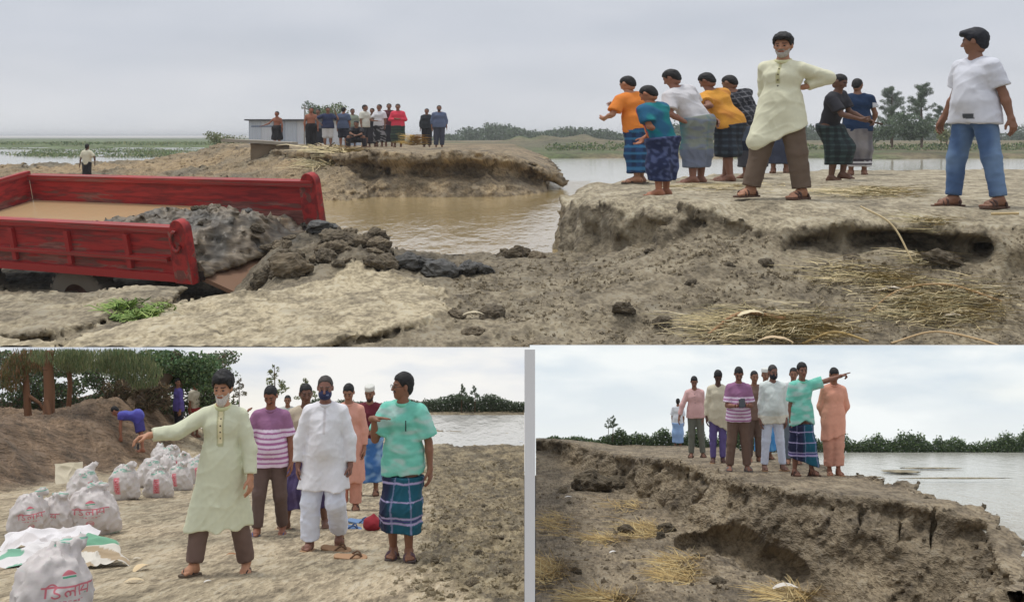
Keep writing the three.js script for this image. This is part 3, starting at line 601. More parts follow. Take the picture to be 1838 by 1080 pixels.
  if (o.cap) { const cg = new THREE.LatheGeometry([[.0, .125], [.04, .124], [.075, .117], [.086, .105], [.09, .06], [.091, .05], [.086, .05]].map(p => new THREE.Vector2(...p)), 24); cg.scale(.94, 1, 1.12); cg.translate(0, .012, -.014); sub('prayer_cap', hx(paint(cg, (x, y, z) => { const k = .9 + .1 * Math.sin(Math.atan2(x, z) * 30) * Math.sin(y * 400); return [o.cap[0] * k, o.cap[1] * k, o.cap[2] * k]; })), M.cloth); }
  if (o.glasses) { const l = []; for (const q of [-1, 1]) { const t = new THREE.TorusGeometry(.021, .0022, 6, 20); t.scale(1.1, .8, 1); t.translate(.031 * q, .002, .103); l.push(t, bar([.053 * q, .005, .1], [.076 * q, .006, -.01], .002)); } l.push(bar([-.009, .005, .105], [.009, .005, .105], .002)); const gm = sub('glasses', hx(join(l)), plain(C(60, 50, 46), .3, .6)); }
  // ---- clothes
  const axis = norm(mixv(up, [0, 1, 0], .5)), axP = P;
  const along = (x, y, z) => (x - axP[0]) * axis[0] + (y - axP[1]) * axis[1] + (z - axP[2]) * axis[2];
  const tp = o.top, bulk = lod > 1.5 ? .008 : 0;
  if (tp) {
    const inf = (tp.inf ?? .016) * .85 + bulk, tl = torso(inf), sl = tp.sleeve ?? .42, sv = [[], []];
    for (const s of ['l', 'r']) {
      const st = sv[s === 'l' ? 0 : 1], A = sho[s], B = elb[s], W = wri[s], up2 = tp.sw ?? (sl > .6 ? .012 : .022);
      if (sl > 0 && sl <= .54) { const e = mixv(A, B, sl / .54), dr = norm(V(B, A, -1)); st.push([A, V(e, dr, .03), .055 * g + up2, .05 * g + up2 * 1.5, .04, [...e, ...dr]]); }
      else if (sl > 0) { const k = (sl - .54) / .46, e = mixv(B, W, k), dr = norm(V(W, B, -1)); st.push([A, B, .055 * g + up2, .045 * g + up2, .04], [B, V(e, dr, .02), .045 * g + up2, .031 * g + up2 * (tp.cuff ?? 1.1), .03, [...e, ...dr]]); }
    }
    const hem = tp.hem ?? .1;
    if (hem > .06) for (const s of ['l', 'r']) {
      const t = norm(V(knee[s], hip[s], -1)), e = V(hip[s], t, (hem + .03)), fl = tp.flare ?? .02;
      tl.push([V(hip[s], [0, 1, 0], .08), e, .09 * g * fat + inf, (hem > .4 ? .08 : .088) * g * fat + inf + fl, tp.join ?? .1]);
      if (hem > .3) tl.push([T(.05), V(mixv(e, mixv(...[V(hip.l, norm(V(knee.l, hip.l, -1)), hem), V(hip.r, norm(V(knee.r, hip.r, -1)), hem)], .5), 1), [0, 0, 0], 0), .1 * g + inf, .105 * g + inf + fl, .1]);
    }
    const [a, b] = bounds([...tl, ...sv[0], ...sv[1]], .03 + .04 * lod), bf = boneField(tl), b0 = sl > 0 ? boneField(sv[0]) : null, b1 = sl > 0 ? boneField(sv[1]) : null, nk = V(N, up, .03), fo = (tp.fold ?? .008) * (tp.cell ? .8 : 1);
    const field = (x, y, z) => {
      let f = bf(x, y, z); const w = along(x, y, z);
      const low2 = sstep(.12, -.5, w), ang = Math.atan2(x - P[0], z - P[2]);
      f = smax(f, -(w + hem + (tp.curve || 0) * Math.cos(ang * 2) + (tp.slant || 0) * (x * cs + z * sn) + .006 * nz(x * 8, 0, z * 8)), .012);
      if (b0) { const q = Math.min(b0(x, y, z), b1(x, y, z)); f = smin(f, q, .022); }
      f += crease(x, y, z, fo, seed) + low2 * fo * .9 * Math.sin(ang * 7 + y * 1.5 + seed);
      return smax(f, -(Math.hypot(x - nk[0], y - nk[1], z - nk[2]) - (tp.neck ?? .072) * g), .015);
    };
    const color = (x, y, z) => {
      const w = along(x, y, z), dx = (x - P[0]) * R[0] + (y - P[1]) * R[1] + (z - P[2]) * R[2], dz = (x - P[0]) * Ff[0] + (y - P[1]) * Ff[1] + (z - P[2]) * Ff[2];
      const c = typeof tp.color === 'function' ? tp.color(dx, w / g, dz, ang3(dx, dz)) : tp.color, k = 1 + .06 * nz(x * 30 + seed, y * 30, z * 30);
      return [c[0] * k, c[1] * k, c[2] * k];
    };
    const shirt = sub(tp.name || 'shirt', box3nets(a, b, (tp.cell || .0125) * lod, field, { slack: .03, color }), M.cloth);
    if (tp.collar) {
      const cg = new THREE.TorusGeometry(.068 * g, .014 * g, 8, 22); cg.scale(1.02, .92, 1.5); cg.rotateX(-Math.PI / 2 + .28);
      cg.applyMatrix4(new THREE.Matrix4().makeBasis(new THREE.Vector3(...R), new THREE.Vector3(...up), new THREE.Vector3(...Ff)).setPosition(...TX(.525, 0, .012))); mesh('collar', paint(cg, tp.collar), M.cloth, shirt);
    }
    if (tp.buttons) for (let i = 0; i < tp.buttons; i++) { const bg = new THREE.SphereGeometry(.007, 6, 5); const q = TX(.43 - i * (tp.bstep || .06), 0, 0); let z = .3; for (; z > .05; z -= .004) { const w = V(q, Ff, z); if (field(...w) < 0) break; } bg.translate(...V(q, Ff, z + .002)); mesh('button', paint(bg, tp.bcol || C(60, 50, 46)), M.cloth, shirt); }
  }
  const bt = o.bottom;
  if (bt) {
    const tl = [], inf = (bt.inf ?? .016) + bulk;
    for (const q of [1, -1]) tl.push([TX(-.04, .078 * q), TX(.09, .066 * q, .005), .101 * g * fat + .008, .095 * g * fat + .004, .06]);
    if (bt.kind === 'lungi') {
      const e = bt.end ?? .75;
      const mk = mixv(knee.l, knee.r, .5), ma = mixv(ank.l, ank.r, .5);
      for (const s of ['l', 'r']) { tl.push([hip[s], knee[s], .112 * g * fat + inf, .088 * g + inf, .1]); const q = mixv(knee[s], ank[s], e); tl.push([knee[s], V(q, norm(V(ank[s], knee[s], -1)), .06), .088 * g + inf, (bt.hemR ?? .095) * g + inf, .1]); }
      tl.push([T(-.05), mk, .12 * g, .1 * g + inf, .08], [mk, mixv(mk, ma, e + .1), .1 * g + inf, .1 * g + inf, .08]);
      const [a, b] = bounds(tl, .03 + .04 * lod), bf = boneField(tl), hemY = Math.min(mixv(knee.l, ank.l, e)[1], mixv(knee.r, ank.r, e)[1]) + (bt.lift || 0), fo = bt.fold ?? .012;
      const field = (x, y, z) => {
        let f = bf(x, y, z); const ang = Math.atan2(x - P[0], z - P[2]), k = sstep(P[1] + .05, P[1] - .5, y);
        f += fo * (.25 + k) * Math.sin(ang * 6 + 1.5 * nz(ang * 2, y * 3, seed) + y * 2.5) * .55 + crease(x, y * .7, z, fo, seed);
        f = smax(f, hemY - y + .02 * nz(x * 6, seed, z * 6) + (bt.slant || 0) * (x * cs + z * sn), .012);
        return smax(f, along(x, y, z) - Math.min(.13 * g, tp ? .045 - (tp.hem ?? .1) : 9) - (tp && (tp.curve || tp.slant) ? -.06 : 0), .01);
      };
      sub('lungi', box3nets(a, b, (bt.cell || .0125) * lod, field, { slack: .03, color: (x, y, z) => { const ang = Math.atan2(x - P[0], z - P[2]); const c = typeof bt.color === 'function' ? bt.color(x, y / g, z, ang, hemY / g) : bt.color, k = 1 + .07 * nz(x * 25 + seed, y * 25, z * 25); return [c[0] * k, c[1] * k, c[2] * k]; } }), M.cloth);
    } else {
      const e = bt.end ?? .97, wd = (bt.wide ?? .016) + bulk;
      for (const s of ['l', 'r']) {
        const dt = norm(V(knee[s], hip[s], -1)), ds = norm(V(ank[s], knee[s], -1));
        if (e <= .5) { const q = mixv(hip[s], knee[s], e * 2); tl.push([hip[s], V(q, dt, .03), .095 * g + wd, .075 * g + wd * 1.6, .04, [...q, ...dt]]); }
        else { const q = mixv(knee[s], ank[s], e * 2 - 1); tl.push([hip[s], knee[s], .094 * g + wd, .064 * g + wd, .035], [knee[s], V(q, ds, .03), .064 * g + wd, (bt.ankle ?? .05) * g + wd, .03, [...q, ...ds]]); }
      }
      const [a, b] = bounds(tl, .02 + .03 * lod), bf = boneField(tl), fo = bt.fold ?? .006;
      const field = (x, y, z) => smax(bf(x, y, z) + crease(x, y * 1.6, z, fo * 1.4, seed), along(x, y, z) - .11 * g, .01);
      sub(e <= .62 ? 'shorts' : 'trousers', box3nets(a, b, (bt.cell || .0125) * lod, field, { slack: .02, color: (x, y, z) => { const c = typeof bt.color === 'function' ? bt.color(x, y / g, z, 0) : bt.color, k = 1 + .1 * nz(x * 20 + seed, y * 20, z * 20); return [c[0] * k, c[1] * k, c[2] * k]; } }), M.cloth);
    }
  }
  if (o.shoes) for (const s of ['l', 'r']) {
    const f = ft[s], dn = norm(V([0, -1, 0], f, f[1])), sd = norm(cross(dn, f)), c = V(V(ank[s], dn, .078 * g), f, .055 * g);
    const m = new THREE.Matrix4().makeBasis(new THREE.Vector3(...sd), new THREE.Vector3(-dn[0], -dn[1], -dn[2]), new THREE.Vector3(...f)).setPosition(...c).scale(new THREE.Vector3(g, g, g));
    const sh = sandal(o.shoes, s); sh.name = 'sandal'; sh.applyMatrix4(m); root.add(sh);
  }
  return { root, wri, hd, sho, elb, hC, P, ank, loc, hm };
}
const ang3 = (x, z) => Math.atan2(x, z);
const soleShape = (() => { const s = new THREE.Shape(); s.moveTo(-.036, -.13); s.bezierCurveTo(-.05, -.05, -.05, .05, -.052, .08); s.bezierCurveTo(-.05, .16, .05, .16, .05, .08); s.bezierCurveTo(.05, .03, .03, -.02, .036, -.13); s.bezierCurveTo(.03, -.16, -.03, -.16, -.036, -.13); return s; })();
const soleGeo = (() => { const g = new THREE.ExtrudeGeometry(soleShape, { depth: .012, bevelEnabled: true, bevelSize: .004, bevelThickness: .004, bevelSegments: 2, curveSegments: 8 }); g.rotateX(Math.PI / 2); return g; })();
const strapGeos = [tube([[.003, .002, .095], [-.02, .04, .06], [-.047, .004, .0]], .0085, 10, 5), tube([[.003, .002, .095], [.022, .042, .06], [.045, .004, .0]], .0085, 10, 5)];
const wideStrap = (() => { const l = []; for (const [z, h] of [[.055, .052], [.02, .066], [-.09, .05]]) { const t = tube([[-.05, -.002, z], [-.04, h * .8, z], [0, h, z], [.04, h * .8, z], [.05, -.002, z]], .011, 14, 5); l.push(t); } return l; })();
const shoeMats = new Map();
function sandal(c, s) {
  const key = JSON.stringify(c); if (!shoeMats.has(key)) shoeMats.set(key, [plain(c.sole, .85), plain(c.strap, .8)]);
  const [a, b] = shoeMats.get(key), m = new THREE.Mesh(soleGeo, a); m.castShadow = m.receiveShadow = true; for (const q of c.wide ? wideStrap : strapGeos) { const st = new THREE.Mesh(q, b); st.castShadow = true; st.name = 'strap'; m.add(st); } return m;
}
// cloth patterns
const plaid = (base1, lines, s = .11) => (x, y, z, ang) => { let c = base1; const u = ang * .16; for (const [col, per, w, off, dir] of lines) { const t = dir === 'v' ? u : y; const m = Math.abs(((t + off) % per + per) % per - per / 2); if (m < w) c = mixc(c, col, dir === 'v' ? .6 : .8); } return c; };
const SLIP = { dark: { sole: C(92, 78, 64), strap: C(40, 34, 36) }, blue: { sole: C(120, 112, 104), strap: C(64, 96, 150) }, tan: { sole: C(168, 132, 100), strap: C(110, 84, 64) }, brown: { sole: C(88, 62, 48), strap: C(72, 50, 42), wide: 1 } };

// ------------------------------------------------------------------ who stands where
const topAt = (u, d, dy = 0) => { const x = PX(u, d); return [x, groundY(x, d) - .006 + dy, -d]; };
const llAt = (u, ppm) => { const D = F / ppm, X = LL.px(u, D), p = LL.w(X, llY(X, D), D); p[1] -= .003; return p; };
const lrAt = (u, ppm) => { const D = F / ppm, X = LR.px(u, D), p = LR.w(X, lrY(X, D), D); p[1] -= .002; return p; };
const WHITE = C(226, 226, 228), DOWN = [0, -1, 0];
function handAt(p, s, k = .08) { p.root.updateMatrixWorld(true); return p.root.localToWorld(new THREE.Vector3(...V(p.wri[s], p.hd[s], k))).toArray(); }
const polo = (x, w, z) => w > .335 || Math.abs(x) > .3 ? C(154, 106, 142) : (((w * 1 + 2) % .062) < .026 ? C(176, 112, 160) : C(226, 206, 226));
const poloFix = (x, w, z) => w > .32 ? C(150, 104, 138) : (((w + 2) % .058) < .024 ? C(172, 108, 156) : C(228, 210, 228));
const lungiBlue = plaid(C(38, 50, 78), [[C(70, 82, 120), .09, .012, 0, 'v'], [C(24, 60, 84), .14, .03, .03, 'h'], [C(120, 124, 160), .2, .006, .02, 'h'], [C(20, 26, 46), .09, .01, .04, 'v']]);
const lungiTeal = (x, y, z, a, hem) => { const t = y - hem; let c = mixc(C(26, 32, 62), C(22, 84, 104), sstep(-.2, .5, Math.sin(a * 1.4 + .5))); if (Math.abs(t - .1) < .012 || Math.abs(t - .15) < .006 || Math.abs(t - .3) < .007 || Math.abs(t - .46) < .008) c = C(168, 158, 196); if (Math.abs(t - .125) < .008) c = C(70, 50, 120); const m = Math.abs(((a * .16 + 1) % .13) - .065); if (m < .005) c = mixc(c, C(150, 150, 190), .6); return c; };
const tieDye = (x, w, z) => { const s = nz(x * 5, w * 14, z * 3), t = nz(x * 9 + 4, w * 22, z * 6); return mixc(mixc(C(110, 192, 172), C(182, 206, 200), clamp(s * 2 + .1, 0, .8)), C(134, 214, 196), clamp(t * 1.6, 0, .7)); };
const denim = (x, y, z) => mixc(C(72, 98, 136), C(112, 138, 170), clamp(.35 + 1.5 * nz(x * 6, y * 3, z * 6), 0, 1));
const GR = 'villagers gathered on the near bank', GL = 'onlookers on the far bank', GT = 'people walking along the track', GE = 'people standing on the embankment';

// --- near bank, large view
person({ label: 'bearded man in pale lime kurta and brown trousers, hand on hip', group: GR, pos: topAt(1402, 13.5), wide: 1.2, turn: -.55, look: -.42, nod: .1, H: 1.66, seed: 2, skin: SKIN.mid, puff: .018, beard: C(176, 170, 162), moustache: C(150, 142, 134), torso: [.05, 1, 0], fat: 1.0,
  legR: { t: [-.27, -1, .12], s: [-.22, -1, .02], f: [-.85, 0, .6] }, legL: { t: [.12, -1, .12], s: [.1, -1, .05], f: [-.8, 0, .7] },
  armL: { u: [.86, -.28, -.3], f: [-.88, -.42, .15], h: [-.8, -.2, -.4], palm: [0, 0, 1] }, armR: { u: [.05, -1, -.35], f: [.3, -.9, -.2] },
  top: { name: 'kurta', color: (x, w, z) => Math.abs(x) < .016 && w > .28 && z > 0 ? C(186, 182, 140) : C(220, 218, 190), sleeve: .93, hem: .27, slant: -.62, flare: .05, fold: .011, collar: C(214, 212, 168), buttons: 4, sw: .02 }, bottom: { kind: 'trousers', color: C(104, 88, 74), wide: .026, ankle: .055 }, shoes: SLIP.brown });
person({ label: 'man in white T-shirt and faded blue jeans at the right edge, looking away', group: GR, pos: topAt(1752, 12.75), wide: 1.2, turn: -1.1, look: -2.15, nod: .12, H: 1.7, seed: 3, skin: SKIN.dark, puff: .012, torso: [.02, 1, 0], fat: 1.08, belly: .03, hairC: C(30, 32, 42),
  legR: { t: [-.2, -1, -.05], s: [-.05, -1, -.05], f: [-1, 0, .15] }, legL: { t: [.1, -1, .15], s: [.12, -1, .1], f: [-.9, 0, .45] },
  armL: { u: [.32, -1, .1], f: [.2, -1, .15] }, armR: { u: [-.1, -1, -.3], f: [-.3, -.9, -.3] },
  top: { color: (x, w, z) => (w < -.03 && w > -.075 && z > .02 && x > .02 && x < .12) ? C(70, 74, 78) : C(214, 216, 224), sleeve: .4, hem: .12, fold: .01, inf: .022, neck: .078 }, bottom: { kind: 'trousers', color: denim, wide: .014 }, shoes: SLIP.brown });
person({ label: 'barefoot boy in teal and orange shirt with patterned navy lungi', group: GR, pos: topAt(1188, 14.8), wide: 1.34, turn: -2.45, look: -2.2, nod: .55, H: 1.24, seed: 4, lod: 1.1, skin: C(170, 112, 82), torso: [-.24, 1, -.08], headK: 1.12,
  legR: { t: [0, -1, -.08], f: [-1, 0, -.2] }, legL: { t: [.02, -1, .12], f: [-1, 0, -.1] }, armL: { u: [.25, -1, .35], f: [.5, -.3, -.6], curl: .8 }, armR: { u: [-.2, -1, -.2], f: [-.5, -.7, 0] },
  top: { color: (x, w, z) => z > .035 ? C(232, 138, 66) : z > .02 ? C(160, 60, 110) : mixc(C(22, 122, 128), C(44, 70, 130), clamp(.3 + 2 * nz(x * 8, w * 5, z * 8), 0, .6)), sleeve: .4, hem: .06, inf: .02 }, bottom: { kind: 'lungi', end: .6, color: (x, y, z, a) => mixc(C(34, 44, 78), C(88, 100, 140), clamp(nz(x * 22, y * 16, z * 22) * 2.2, 0, .8)), fold: .014 } });
person({ label: 'boy in orange shirt and blue checked lungi behind the teal boy', group: GR, pos: topAt(1148, 18), wide: 1.34, turn: -2.6, look: -2.3, nod: .45, H: 1.46, seed: 5, lod: 1.2, skin: SKIN.mid, torso: [-.22, 1, -.1], headK: 1.06,
  armL: { u: [-.35, -.8, .3], f: [-.3, -.2, -.9] }, armR: { u: [-.5, -.7, -.2], f: [-.4, .3, -.7] }, legR: { t: [-.06, -1, -.05], f: [-1, 0, -.2] }, legL: { t: [.04, -1, .1], f: [-1, 0, .1] },
  top: { color: C(222, 130, 50), sleeve: .42, hem: .1, inf: .022 }, bottom: { kind: 'lungi', end: .8, color: plaid(C(38, 70, 112), [[C(28, 36, 60), .1, .022, 0, 'v'], [C(60, 120, 160), .12, .02, .05, 'h']]) }, shoes: SLIP.dark });
person({ label: 'man in white shirt and grey-teal lungi bending forward, hands behind back', group: GR, pos: topAt(1252, 18.6), wide: 1.34, turn: -2.5, look: -2.1, nod: .55, H: 1.66, seed: 6, lod: 1.15, skin: C(140, 96, 76), torso: [-.5, 1, -.1], puff: .006,
  legR: { t: [-.02, -1, -.06], f: [-1, 0, 0] }, legL: { t: [.0, -1, .12], f: [-1, 0, .15] }, armL: { u: [-.02, -1, .45], f: [.75, -.5, -.1], curl: .6 }, armR: { u: [.4, -.8, -.4], f: [.5, -.6, .3] },
  top: { color: C(206, 204, 206), sleeve: .4, hem: .0, inf: .022, fold: .012 }, bottom: { kind: 'lungi', end: .6, fold: .016, color: (x, y, z, a) => mixc(mixc(C(124, 130, 120), C(40, 122, 132), clamp(.5 + 1.2 * Math.sin(a * 1.3 + 1), 0, 1)), C(104, 112, 136), y < .5 ? .8 : clamp(2 * nz(x * 6, y * 22, z * 6), 0, .6)) } });
person({ label: 'man in mustard yellow shirt and dark knee-length lungi, elbow raised', group: GR, pos: topAt(1308, 19.4), wide: 1.34, turn: -2.6, look: -2.2, nod: .6, H: 1.64, seed: 7, lod: 1.2, skin: C(132, 90, 70), torso: [-.42, 1, -.12], puff: .006,
  legR: { t: [-.12, -1, -.05], f: [-1, 0, 0] }, legL: { t: [.08, -1, .15], f: [-1, 0, .2] }, armL: { u: [.12, -.35, .7], f: [-.85, -.25, -.1], curl: .8 }, armR: { u: [-.3, -.8, -.4], f: [-.6, -.3, -.3] },
  top: { color: (x, w, z) => mixc(C(214, 152, 58), C(196, 130, 56), clamp(2 * nz(x * 6, w * 6, z * 6), 0, 1)), sleeve: .3, hem: .1, inf: .02, fold: .012 }, bottom: { kind: 'lungi', end: .25, color: plaid(C(42, 48, 56), [[C(64, 78, 90), .1, .018, 0, 'h'], [C(30, 32, 40), .09, .02, 0, 'v']]) } });
person({ label: 'man in black checked shirt and blue-grey lungi leaning among the group', group: GR, pos: topAt(1352, 20.6), wide: 1.34, turn: -2.7, look: -2.3, nod: .5, H: 1.68, seed: 8, lod: 1.2, skin: SKIN.dark, torso: [-.5, 1, -.1],
  armL: { u: [.0, -1, .4], f: [-.2, -.8, .1] }, armR: { u: [-.3, -.9, -.3] }, top: { color: (x, w, z) => { const a = Math.abs(((w + 3) % .08) - .04), b = Math.abs(((x + 3) % .08) - .04); return a < .006 || b < .006 ? C(104, 104, 108) : C(36, 38, 44); }, sleeve: .6, hem: .12, fold: .012 },
  bottom: { kind: 'lungi', end: .7, color: (x, y) => y > .62 ? C(86, 98, 116) : y > .46 ? C(30, 36, 52) : C(70, 72, 80) } });
person({ label: 'dark-shirted man mostly hidden behind the lime kurta', group: GR, pos: topAt(1400, 23.4), wide: 1.2, turn: 2.9, look: -2.6, nod: .2, H: 1.64, seed: 9, lod: 1.4, skin: SKIN.dark, top: { color: C(58, 60, 66), sleeve: .42, hem: .12 }, bottom: { kind: 'lungi', color: C(60, 66, 84) } });
person({ label: 'man in navy blue T-shirt and grey lungi with banded hem, back turned', group: GR, pos: topAt(1540, 22.8), wide: 1.2, turn: 3.0, look: 2.6, nod: .35, H: 1.66, seed: 10, lod: 1.2, skin: SKIN.dark, fat: 1.1, broad: 1.1,
  armL: { u: [-.35, -1, -.1], f: [-.02, -.7, -.7] }, armR: { u: [.35, -1, -.1], f: [.02, -.7, -.7] }, top: { color: (x, w, z) => Math.abs(x) > .2 && w < .36 && w > .1 ? C(196, 198, 204) : C(24, 48, 80), sleeve: .3, hem: .14, inf: .022 },
  bottom: { kind: 'lungi', end: .8, color: (x, y, z, a, h) => { const t = y - h; return t < .1 ? (t > .03 && t < .06 ? C(60, 52, 58) : C(206, 204, 206)) : t < .14 ? C(56, 50, 56) : mixc(C(132, 128, 128), C(100, 98, 102), clamp(.4 + 2 * nz(x * 10, y * 2, z * 10), 0, 1)); } } });
const digger = person({ label: 'stooping man in dark checked lungi holding a tool beside the lime kurta', group: GR, pos: topAt(1490, 19.4), wide: 1.2, turn: .9, look: .9, nod: .5, H: 1.62, seed: 11, lod: 1.25, skin: SKIN.deep, torso: [.1, .92, .35],
  legL: { t: [.3, -.8, .4], s: [-.1, -1, -.1], f: [.8, 0, .6] }, legR: { t: [.2, -.9, .1], s: [-.1, -1, -.1], f: [.8, 0, .6] }, armL: { u: [.35, -.9, .1], f: [.85, -.5, .2], curl: 1 }, armR: { u: [.4, -.8, .3], f: [.9, -.3, .1], curl: 1 },
  top: { color: C(46, 46, 52), sleeve: .42, hem: .06 }, bottom: { kind: 'lungi', end: .5, color: plaid(C(40, 52, 54), [[C(64, 84, 82), .09, .012, 0, 'h'], [C(24, 28, 32), .08, .02, 0, 'v']]) } });
{ const h = handAt(digger, 'l'); const t = base('hand_tool', [h[0], h[1], h[2]]); mesh('handle', bar([-.08, .02, 0], [.14, -.03, .02], .014, 7), plain(C(74, 56, 42)), t); mesh('blade', box(.12, .012, .05, .2, -.045, .025), plain(C(130, 134, 140), .4, .7), t); tag(t, 'short dark hand tool with pale blade held by the stooping man', 'tool'); }

// --- far bank, large view (seen small)
const far = (u, d, o) => person({ group: GL, pos: topAt(u, d), wide: 1.25, lod: 2.3, H: 1.64, skin: SKIN.dark, ...o });
const shortL = c => ({ kind: 'shorts', end: .52, color: c }), low1 = (c, e = .7) => ({ kind: 'lungi', end: e, color: c });
far(497, 55, { label: 'bare-chested man in black lungi standing left before the tin shed', seed: 21, skin: C(150, 92, 66), H: 1.5, turn: -.4, armR: { u: [-.6, -.8, .2], f: [-.9, -.4, .1] }, bottom: low1(BLACK, .3) });
far(558, 54, { label: 'bare-chested man in black trousers beside the shed doorway', seed: 22, skin: C(160, 98, 70), turn: .2, bottom: { kind: 'trousers', color: BLACK } });
far(588, 53, { label: 'man in navy shirt and white shorts with one hand on hip', seed: 23, turn: .3, armR: { u: [-.8, -.5, 0], f: [.6, -.7, .2] }, armL: { u: [.5, -.4, .2], f: [-.3, .9, .1] }, top: { color: C(44, 52, 84), hem: .1 }, bottom: shortL(C(206, 204, 202)) });
far(616, 53.5, { label: 'man in blue-grey T-shirt and dark shorts, back turned', seed: 24, turn: 2.9, top: { color: C(84, 96, 122), hem: .12 }, bottom: shortL(C(40, 42, 56)), skin: C(160, 106, 80) });
far(641, 51, { label: 'person in black squatting at the edge of the far bank', seed: 25, turn: -.2, torso: [0, .9, .45], nod: .3, legL: { t: [.4, .25, .9], s: [.05, -1, -.35] }, legR: { t: [-.4, .25, .9], s: [-.05, -1, -.35] }, armL: { u: [.1, -.6, .7], f: [-.5, -.2, .8] }, armR: { u: [-.1, -.6, .7], f: [.5, -.2, .8] }, top: { color: C(34, 32, 36), hem: .05 }, bottom: { kind: 'trousers', color: C(44, 42, 48) } });
far(654, 52.5, { label: 'man in cream T-shirt and dark shorts turned sideways', seed: 26, turn: 1.1, H: 1.7, armL: { u: [.3, -.9, .2], f: [.9, -.1, .1] }, top: { color: C(206, 204, 190), hem: .12 }, bottom: shortL(C(48, 48, 54)) });
far(681, 53, { label: 'man in white T-shirt and black and white patterned lungi', seed: 27, turn: -.5, H: 1.7, armR: { u: [-.4, -.9, .2], f: [-.6, .1, .5] }, top: { color: C(220, 219, 222), hem: .1 }, bottom: low1((x, y, z, a) => nz(x * 9 + y * 7, y * 9, z * 9) > .05 ? C(150, 148, 150) : C(40, 40, 44)) });
far(698, 54.5, { label: 'man in dark red shirt half hidden behind the pink shirt', seed: 28, turn: .1, H: 1.78, top: { color: C(90, 34, 44), hem: .1 }, bottom: low1(C(40, 40, 48)) });
far(714, 52.5, { label: 'man in bright pink-red shirt with folded arms and dark green lungi', seed: 29, turn: 0, H: 1.74, armL: { u: [.3, -.9, .15], f: [-.9, .15, .4] }, armR: { u: [-.3, -.9, .15], f: [.9, .1, .45] }, top: { color: C(220, 62, 84), sleeve: .9, hem: .1 }, bottom: low1(plaid(C(44, 54, 50), [[C(60, 78, 64), .12, .03, 0, 'h']])) });
far(571, 55.5, { label: 'dark-haired man in grey vest behind the bare-chested pair', seed: 33, turn: -.3, H: 1.6, top: { color: C(110, 112, 116), sleeve: .2, hem: .1 }, bottom: low1(C(50, 52, 60)) });
far(632, 54.8, { label: 'man in pale green shirt between blue-grey and cream shirts', seed: 34, turn: .5, H: 1.6, top: { color: C(150, 160, 140), hem: .1 }, bottom: low1(C(70, 66, 62)) });
far(668, 55, { label: 'man in black shirt behind the two white shirts', seed: 35, turn: -.2, H: 1.66, top: { color: C(40, 40, 46), hem: .1 }, bottom: low1(C(52, 50, 56)) });
far(766, 54.5, { label: 'dark-clothed man standing just behind the blue-grey shirt', seed: 30, turn: -.2, H: 1.6, top: { color: C(44, 48, 52), sleeve: .9, hem: .1 }, bottom: { kind: 'trousers', color: C(38, 38, 44) } });
far(788, 53, { label: 'bearded man in blue-grey shirt and dark trousers at right end', seed: 31, turn: .1, H: 1.68, broad: 1.1, fat: 1.1, beard: BLACK, top: { color: C(92, 104, 130), sleeve: .8, hem: .12 }, bottom: { kind: 'trousers', color: C(66, 70, 84) } });
person({ label: 'boy in cream shirt and black shorts alone beyond the red truck', pos: topAt(155, 43.5), lod: 2, H: 1.36, seed: 32, turn: 2.9, skin: SKIN.deep, headK: 1.08, armL: { u: [-.4, -.9, 0], f: [-.2, -.9, -.2] }, armR: { u: [.6, -.7, 0], f: [-.1, -.8, -.4] }, top: { color: C(214, 208, 184), hem: .06, inf: .025 }, bottom: shortL(BLACK) });

// --- along the track, lower left
const tr = (u, ppm, o) => person({ group: GT, pos: llAt(u, ppm), scale: LL.s, wide: .95, slope: .19, ...o });
const pointer = tr(398, 211, { label: 'white-bearded man in pale green kurta pointing left with outstretched arm', seed: 41, H: 1.72, turn: .02, look: -.12, nod: .12, puff: .024, beard: GREYBEARD, beardLen: .03, moustache: GREYBEARD, skin: SKIN.warm, torso: [.02, 1, 0],
  legR: { t: [-.2, -1, .32], s: [-.13, -1, .08], f: [-.4, 0, 1] }, legL: { t: [.16, -1, .0], s: [.12, -1, -.28], f: [.15, -.22, 1] },
  armR: { u: [-.8, -.42, .42], f: [-.88, -.02, .42], h: [-.9, -.1, .3], palm: DOWN, thumb: [.2, .2, 1], curl: .55 }, armL: { u: [.32, -1, .12], f: [.1, -1, .3], thumb: [-.3, 0, 1] },
  top: { name: 'kurta', color: (x, w, z) => z > 0 && w > .22 && Math.abs(x) < .02 ? C(224, 214, 172) : z > 0 && w > .2 && Math.abs(x) < .032 ? C(176, 174, 136) : C(208, 210, 182), sleeve: .94, hem: .5, flare: .02, fold: .012, collar: C(206, 208, 162), buttons: 4, bstep: .055, sw: .016, cuff: 1.6 }, bottom: { kind: 'trousers', color: C(112, 92, 84), wide: .022, ankle: .056 }, shoes: SLIP.dark });
tr(486, 166, { label: 'man in purple striped polo and brown trousers raising hand to ear', seed: 42, H: 1.64, turn: 0, look: -.1, nod: .4, skin: C(140, 92, 70), fat: 1.06, belly: .05, moustache: C(46, 36, 34),
  legR: { t: [-.1, -1, .22], s: [-.06, -1, .05], f: [-.1, 0, 1] }, legL: { t: [.06, -1, .0], s: [.02, -1, -.35], f: [.15, -.25, 1] }, armR: { u: [-.45, -.85, .25], f: [.02, 1, .3], h: [.2, 1, .1], palm: [1, 0, 0], thumb: [0, .1, 1] }, armL: { u: [.28, -1, .0], f: [.06, -1, .15] },
  top: { color: poloFix, sleeve: .42, hem: .12, collar: C(150, 106, 140), inf: .02, cell: .0095 }, bottom: { kind: 'trousers', color: C(102, 84, 78) }, shoes: SLIP.blue });
